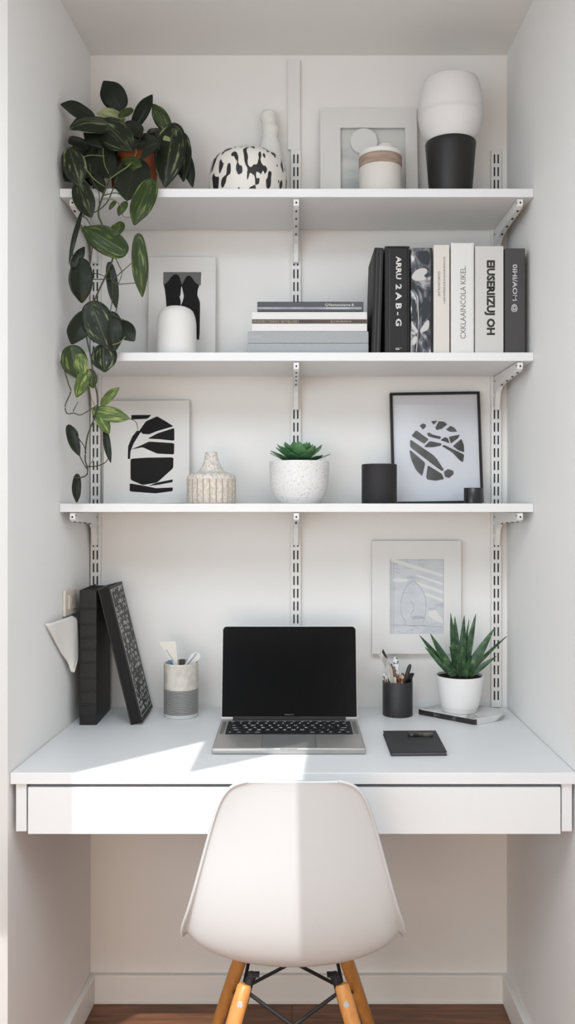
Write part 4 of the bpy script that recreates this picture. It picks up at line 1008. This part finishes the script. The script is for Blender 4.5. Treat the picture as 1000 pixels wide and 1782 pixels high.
LEAVES = [
 ((210, 186), (180, 141), 44, -.10, 0, -.10), ((160, 202), (105, 182), 32, -.22, 0, -.262), ((214, 206), (168, 197), 26, -.12, 4, -.15), ((192, 214), (120, 226), 44, -.20, 1, -.262), ((180, 214), (230, 266), 56, -.205, 1, -.235),
 ((190, 225), (150, 250), 60, -.19, 0, -.23), ((185, 246), (114, 320), 74, -.17, 0, -.258), ((178, 250), (160, 326), 66, -.165, 0, -.20), ((122, 262), (140, 327), 42, -.264, 1, -.27), ((235, 216), (265, 165), 25, -.11, 0, -.10), ((238, 216), (264, 168), 12, -.112, 0, -.102),
 ((292, 226), (266, 181), 27, -.09, 2, -.10), ((302, 224), (288, 328), 54, -.155, 1, -.175), ((316, 238), (320, 318), 34, -.12, 1, -.14), ((320, 262), (335, 327), 22, -.12, 0, -.13), ((276, 230), (296, 247), 18, -.14, 4, -.17), ((276, 246), (244, 281), 17, -.19, 0, -.225), ((250, 238), (262, 262), 22, -.17, 0, -.18),
 ((236, 281), (221, 352), 62, -.22, 0, -.275), ((214, 284), (248, 290), 30, -.225, 2, -.25), ((262, 318), (234, 394), 42, -.268, 2, -.285), ((136, 320), (160, 380), 38, -.268, 1, H), ((214, 436), (143, 397), 50, H, 2, H), ((211, 388), (194, 414), 22, -.275, 2, H), ((140, 376), (120, 462), 9, -.27, 0, H), ((127, 463), (147, 430), 18, H, 0, -.27),
 ((140, 456), (143, 528), 44, H, 0, -.28), ((241, 416), (248, 518), 29, -.28, 2, -.27), ((191, 463), (203, 538), 20, -.275, 0, -.265), ((150, 546), (125, 600), 44, -.275, 0, H), ((160, 532), (188, 606), 56, H, 1, -.275), ((192, 548), (200, 612), 40, -.278, 0, -.278), ((208, 562), (234, 594), 32, -.27, 0, H),
 ((180, 602), (182, 648), 46, -.28, 1, H), ((124, 606), (136, 659), 46, H, 2, -.28), ((138, 618), (146, 652), 24, -.289, 3, -.289), ((151, 647), (133, 692), 25, H, 3, -.275), ((156, 645), (162, 676), 21, -.282, 2, -.28), ((178, 702), (208, 674), 17, -.275, 3, H), ((166, 716), (226, 729), 28, -.28, 3, -.27),
 ((170, 718), (190, 756), 22, -.281, 3, -.275), ((120, 744), (139, 794), 20, -.275, 0, -.28), ((183, 750), (193, 806), 13, -.27, 0, -.28), ((134, 829), (134, 875), 17, -.275, 0, -.27), ((126, 745), (136, 764), 10, -.272, 2, -.27),
 ((218, 352), (206, 376), 16, -.275, 2, -.28), ((200, 350), (190, 366), 9, -.27, 2, -.275), ((152, 250), (118, 250), 34, -.21, 0, -.255), ((228, 190), (206, 206), 18, -.14, 2, -.16), ((160, 300), (182, 338), 24, -.235, 0, -.268),
 ((236, 240), (196, 262), 40, -.185, 0, -.225), ((258, 240), (240, 262), 26, -.168, 0, -.20), ((250, 236), (278, 262), 24, -.172, 0, -.20), ((205, 236), (232, 244), 40, -.175, 1, -.19), ((222, 214), (246, 240), 34, -.168, 0, -.185), ((170, 262), (196, 312), 46, -.205, 0, -.245), ((150, 282), (122, 318), 34, -.25, 0, -.262), ((262, 226), (284, 246), 26, -.12, 1, -.16), ((196, 268), (170, 300), 40, -.20, 0, -.23)]
for L in LEAVES: leaf(*L)
me = bpy.data.meshes.new('foliage'); bmL.to_mesh(me); bmL.free()
for x in LM: me.materials.append(x)
fo = bpy.data.objects.new('foliage', me); COL.objects.link(fo); fo.parent = pot
bm = BM()
def vine(pts, r=.0017, mi=0):
    q = catmull([at(p[0], p[1], p[2] if len(p) > 2 else H)-pc0 for p in pts], 6); n = len(q)
    tube(bm, q, [r*(1-.35*i/n) for i in range(n)], 7, mi)
vine([(205, 262, -.12), (200, 285, -.19), (190, 312, -.255), (178, 343, -.275), (171, 372, -.28), (184, 405), (197, 442), (186, 475), (170, 510), (154, 548), (150, 582), (158, 622), (163, 660), (170, 695), (165, 725), (152, 760), (148, 798), (152, 814), (151, 826), (141, 831), (131, 831)], .0022)
vine([(210, 258, -.12), (206, 300, -.24), (196, 330, -.262), (186, 352, -.272), (168, 368, -.28), (150, 372, -.282), (138, 384, -.27), (128, 420, -.275), (126, 462)], .0016)
vine([(113, 610), (112, 640), (119, 668), (123, 682), (114, 704), (116, 719), (128, 719), (140, 722), (155, 714), (172, 703)], .0015)
vine([(127, 716), (131, 708), (136, 699)], .0011)
vine([(194, 490), (206, 478), (222, 464), (236, 452, -.28)], .0012); vine([(192, 484), (200, 494), (214, 494), (240, 492, -.28)], .0012)
vine([(197, 442), (206, 460), (212, 476), (206, 494)], .0012); vine([(192, 470), (196, 510), (191, 550)], .0013); vine([(203, 538, -.265), (200, 546), (194, 552)], .001)
vine([(194, 548), (204, 552), (216, 557), (222, 560)], .001); vine([(196, 600), (208, 596), (218, 586)], .0016, 1)
vine([(176, 346, -.275), (198, 348, -.275), (212, 362, -.278), (215, 377, -.28), (234, 377, -.283)], .0013, 1); vine([(180, 340, -.272), (204, 336, -.262), (222, 350, -.275)], .0013)
vine([(150, 812), (168, 811), (184, 804), (190, 792, -.28)], .0014); vine([(138, 792, -.28), (145, 806), (151, 816)], .0013); vine([(136, 762, -.272), (146, 776), (150, 790)], .0013); vine([(154, 812), (160, 803), (163, 794)], .001)
vine([(140, 376, -.27), (150, 380, -.28), (160, 396)], .0014); vine([(162, 420, -.27), (158, 450), (154, 478)], .0013); vine([(150, 478), (168, 476), (184, 482)], .0012); vine([(150, 486), (176, 486), (192, 485)], .0012)
vine([(224, 728, -.27), (236, 734, -.262), (240, 748, -.262)], .0009); vine([(168, 714), (158, 690), (156, 672)], .0009, 1)
vine([(208, 240, -.12), (182, 250, -.2), (181, 282, -.24), (189, 302, -.25)], .0016, 1); vine([(212, 242, -.12), (236, 258, -.2), (228, 284, -.24), (204, 302, -.255), (190, 312, -.258)], .0018, 1)
vine([(140, 275, -.262), (158, 270, -.25), (182, 272, -.24)], .0013, 1); vine([(146, 290, -.268), (164, 312, -.272), (184, 326, -.266)], .0015, 1); vine([(156, 285, -.262), (160, 312, -.268), (172, 335, -.272), (172, 366, -.275)], .0013)
for a, b in (((212, 240, -.115), (210, 188, -.1)), ((206, 242, -.12), (162, 203, -.215)), ((215, 242, -.11), (213, 207, -.12)), ((220, 242, -.11), (236, 218, -.11)), ((245, 245, -.10), (291, 226, -.092)), ((240, 246, -.12), (301, 226, -.153)), ((238, 248, -.11), (316, 240, -.12)), ((230, 246, -.12), (276, 248, -.187))):
    m_ = tuple((a[i]+b[i])/2+(0, -8, -.01)[i] for i in range(3)); vine([a, m_, b], .0014)
obj('vines', bm, [mat('vine_stem', (62, 66, 46), .6, .3), mat('pale_vine_stem', (116, 118, 78), .6, .3)], pot, True)
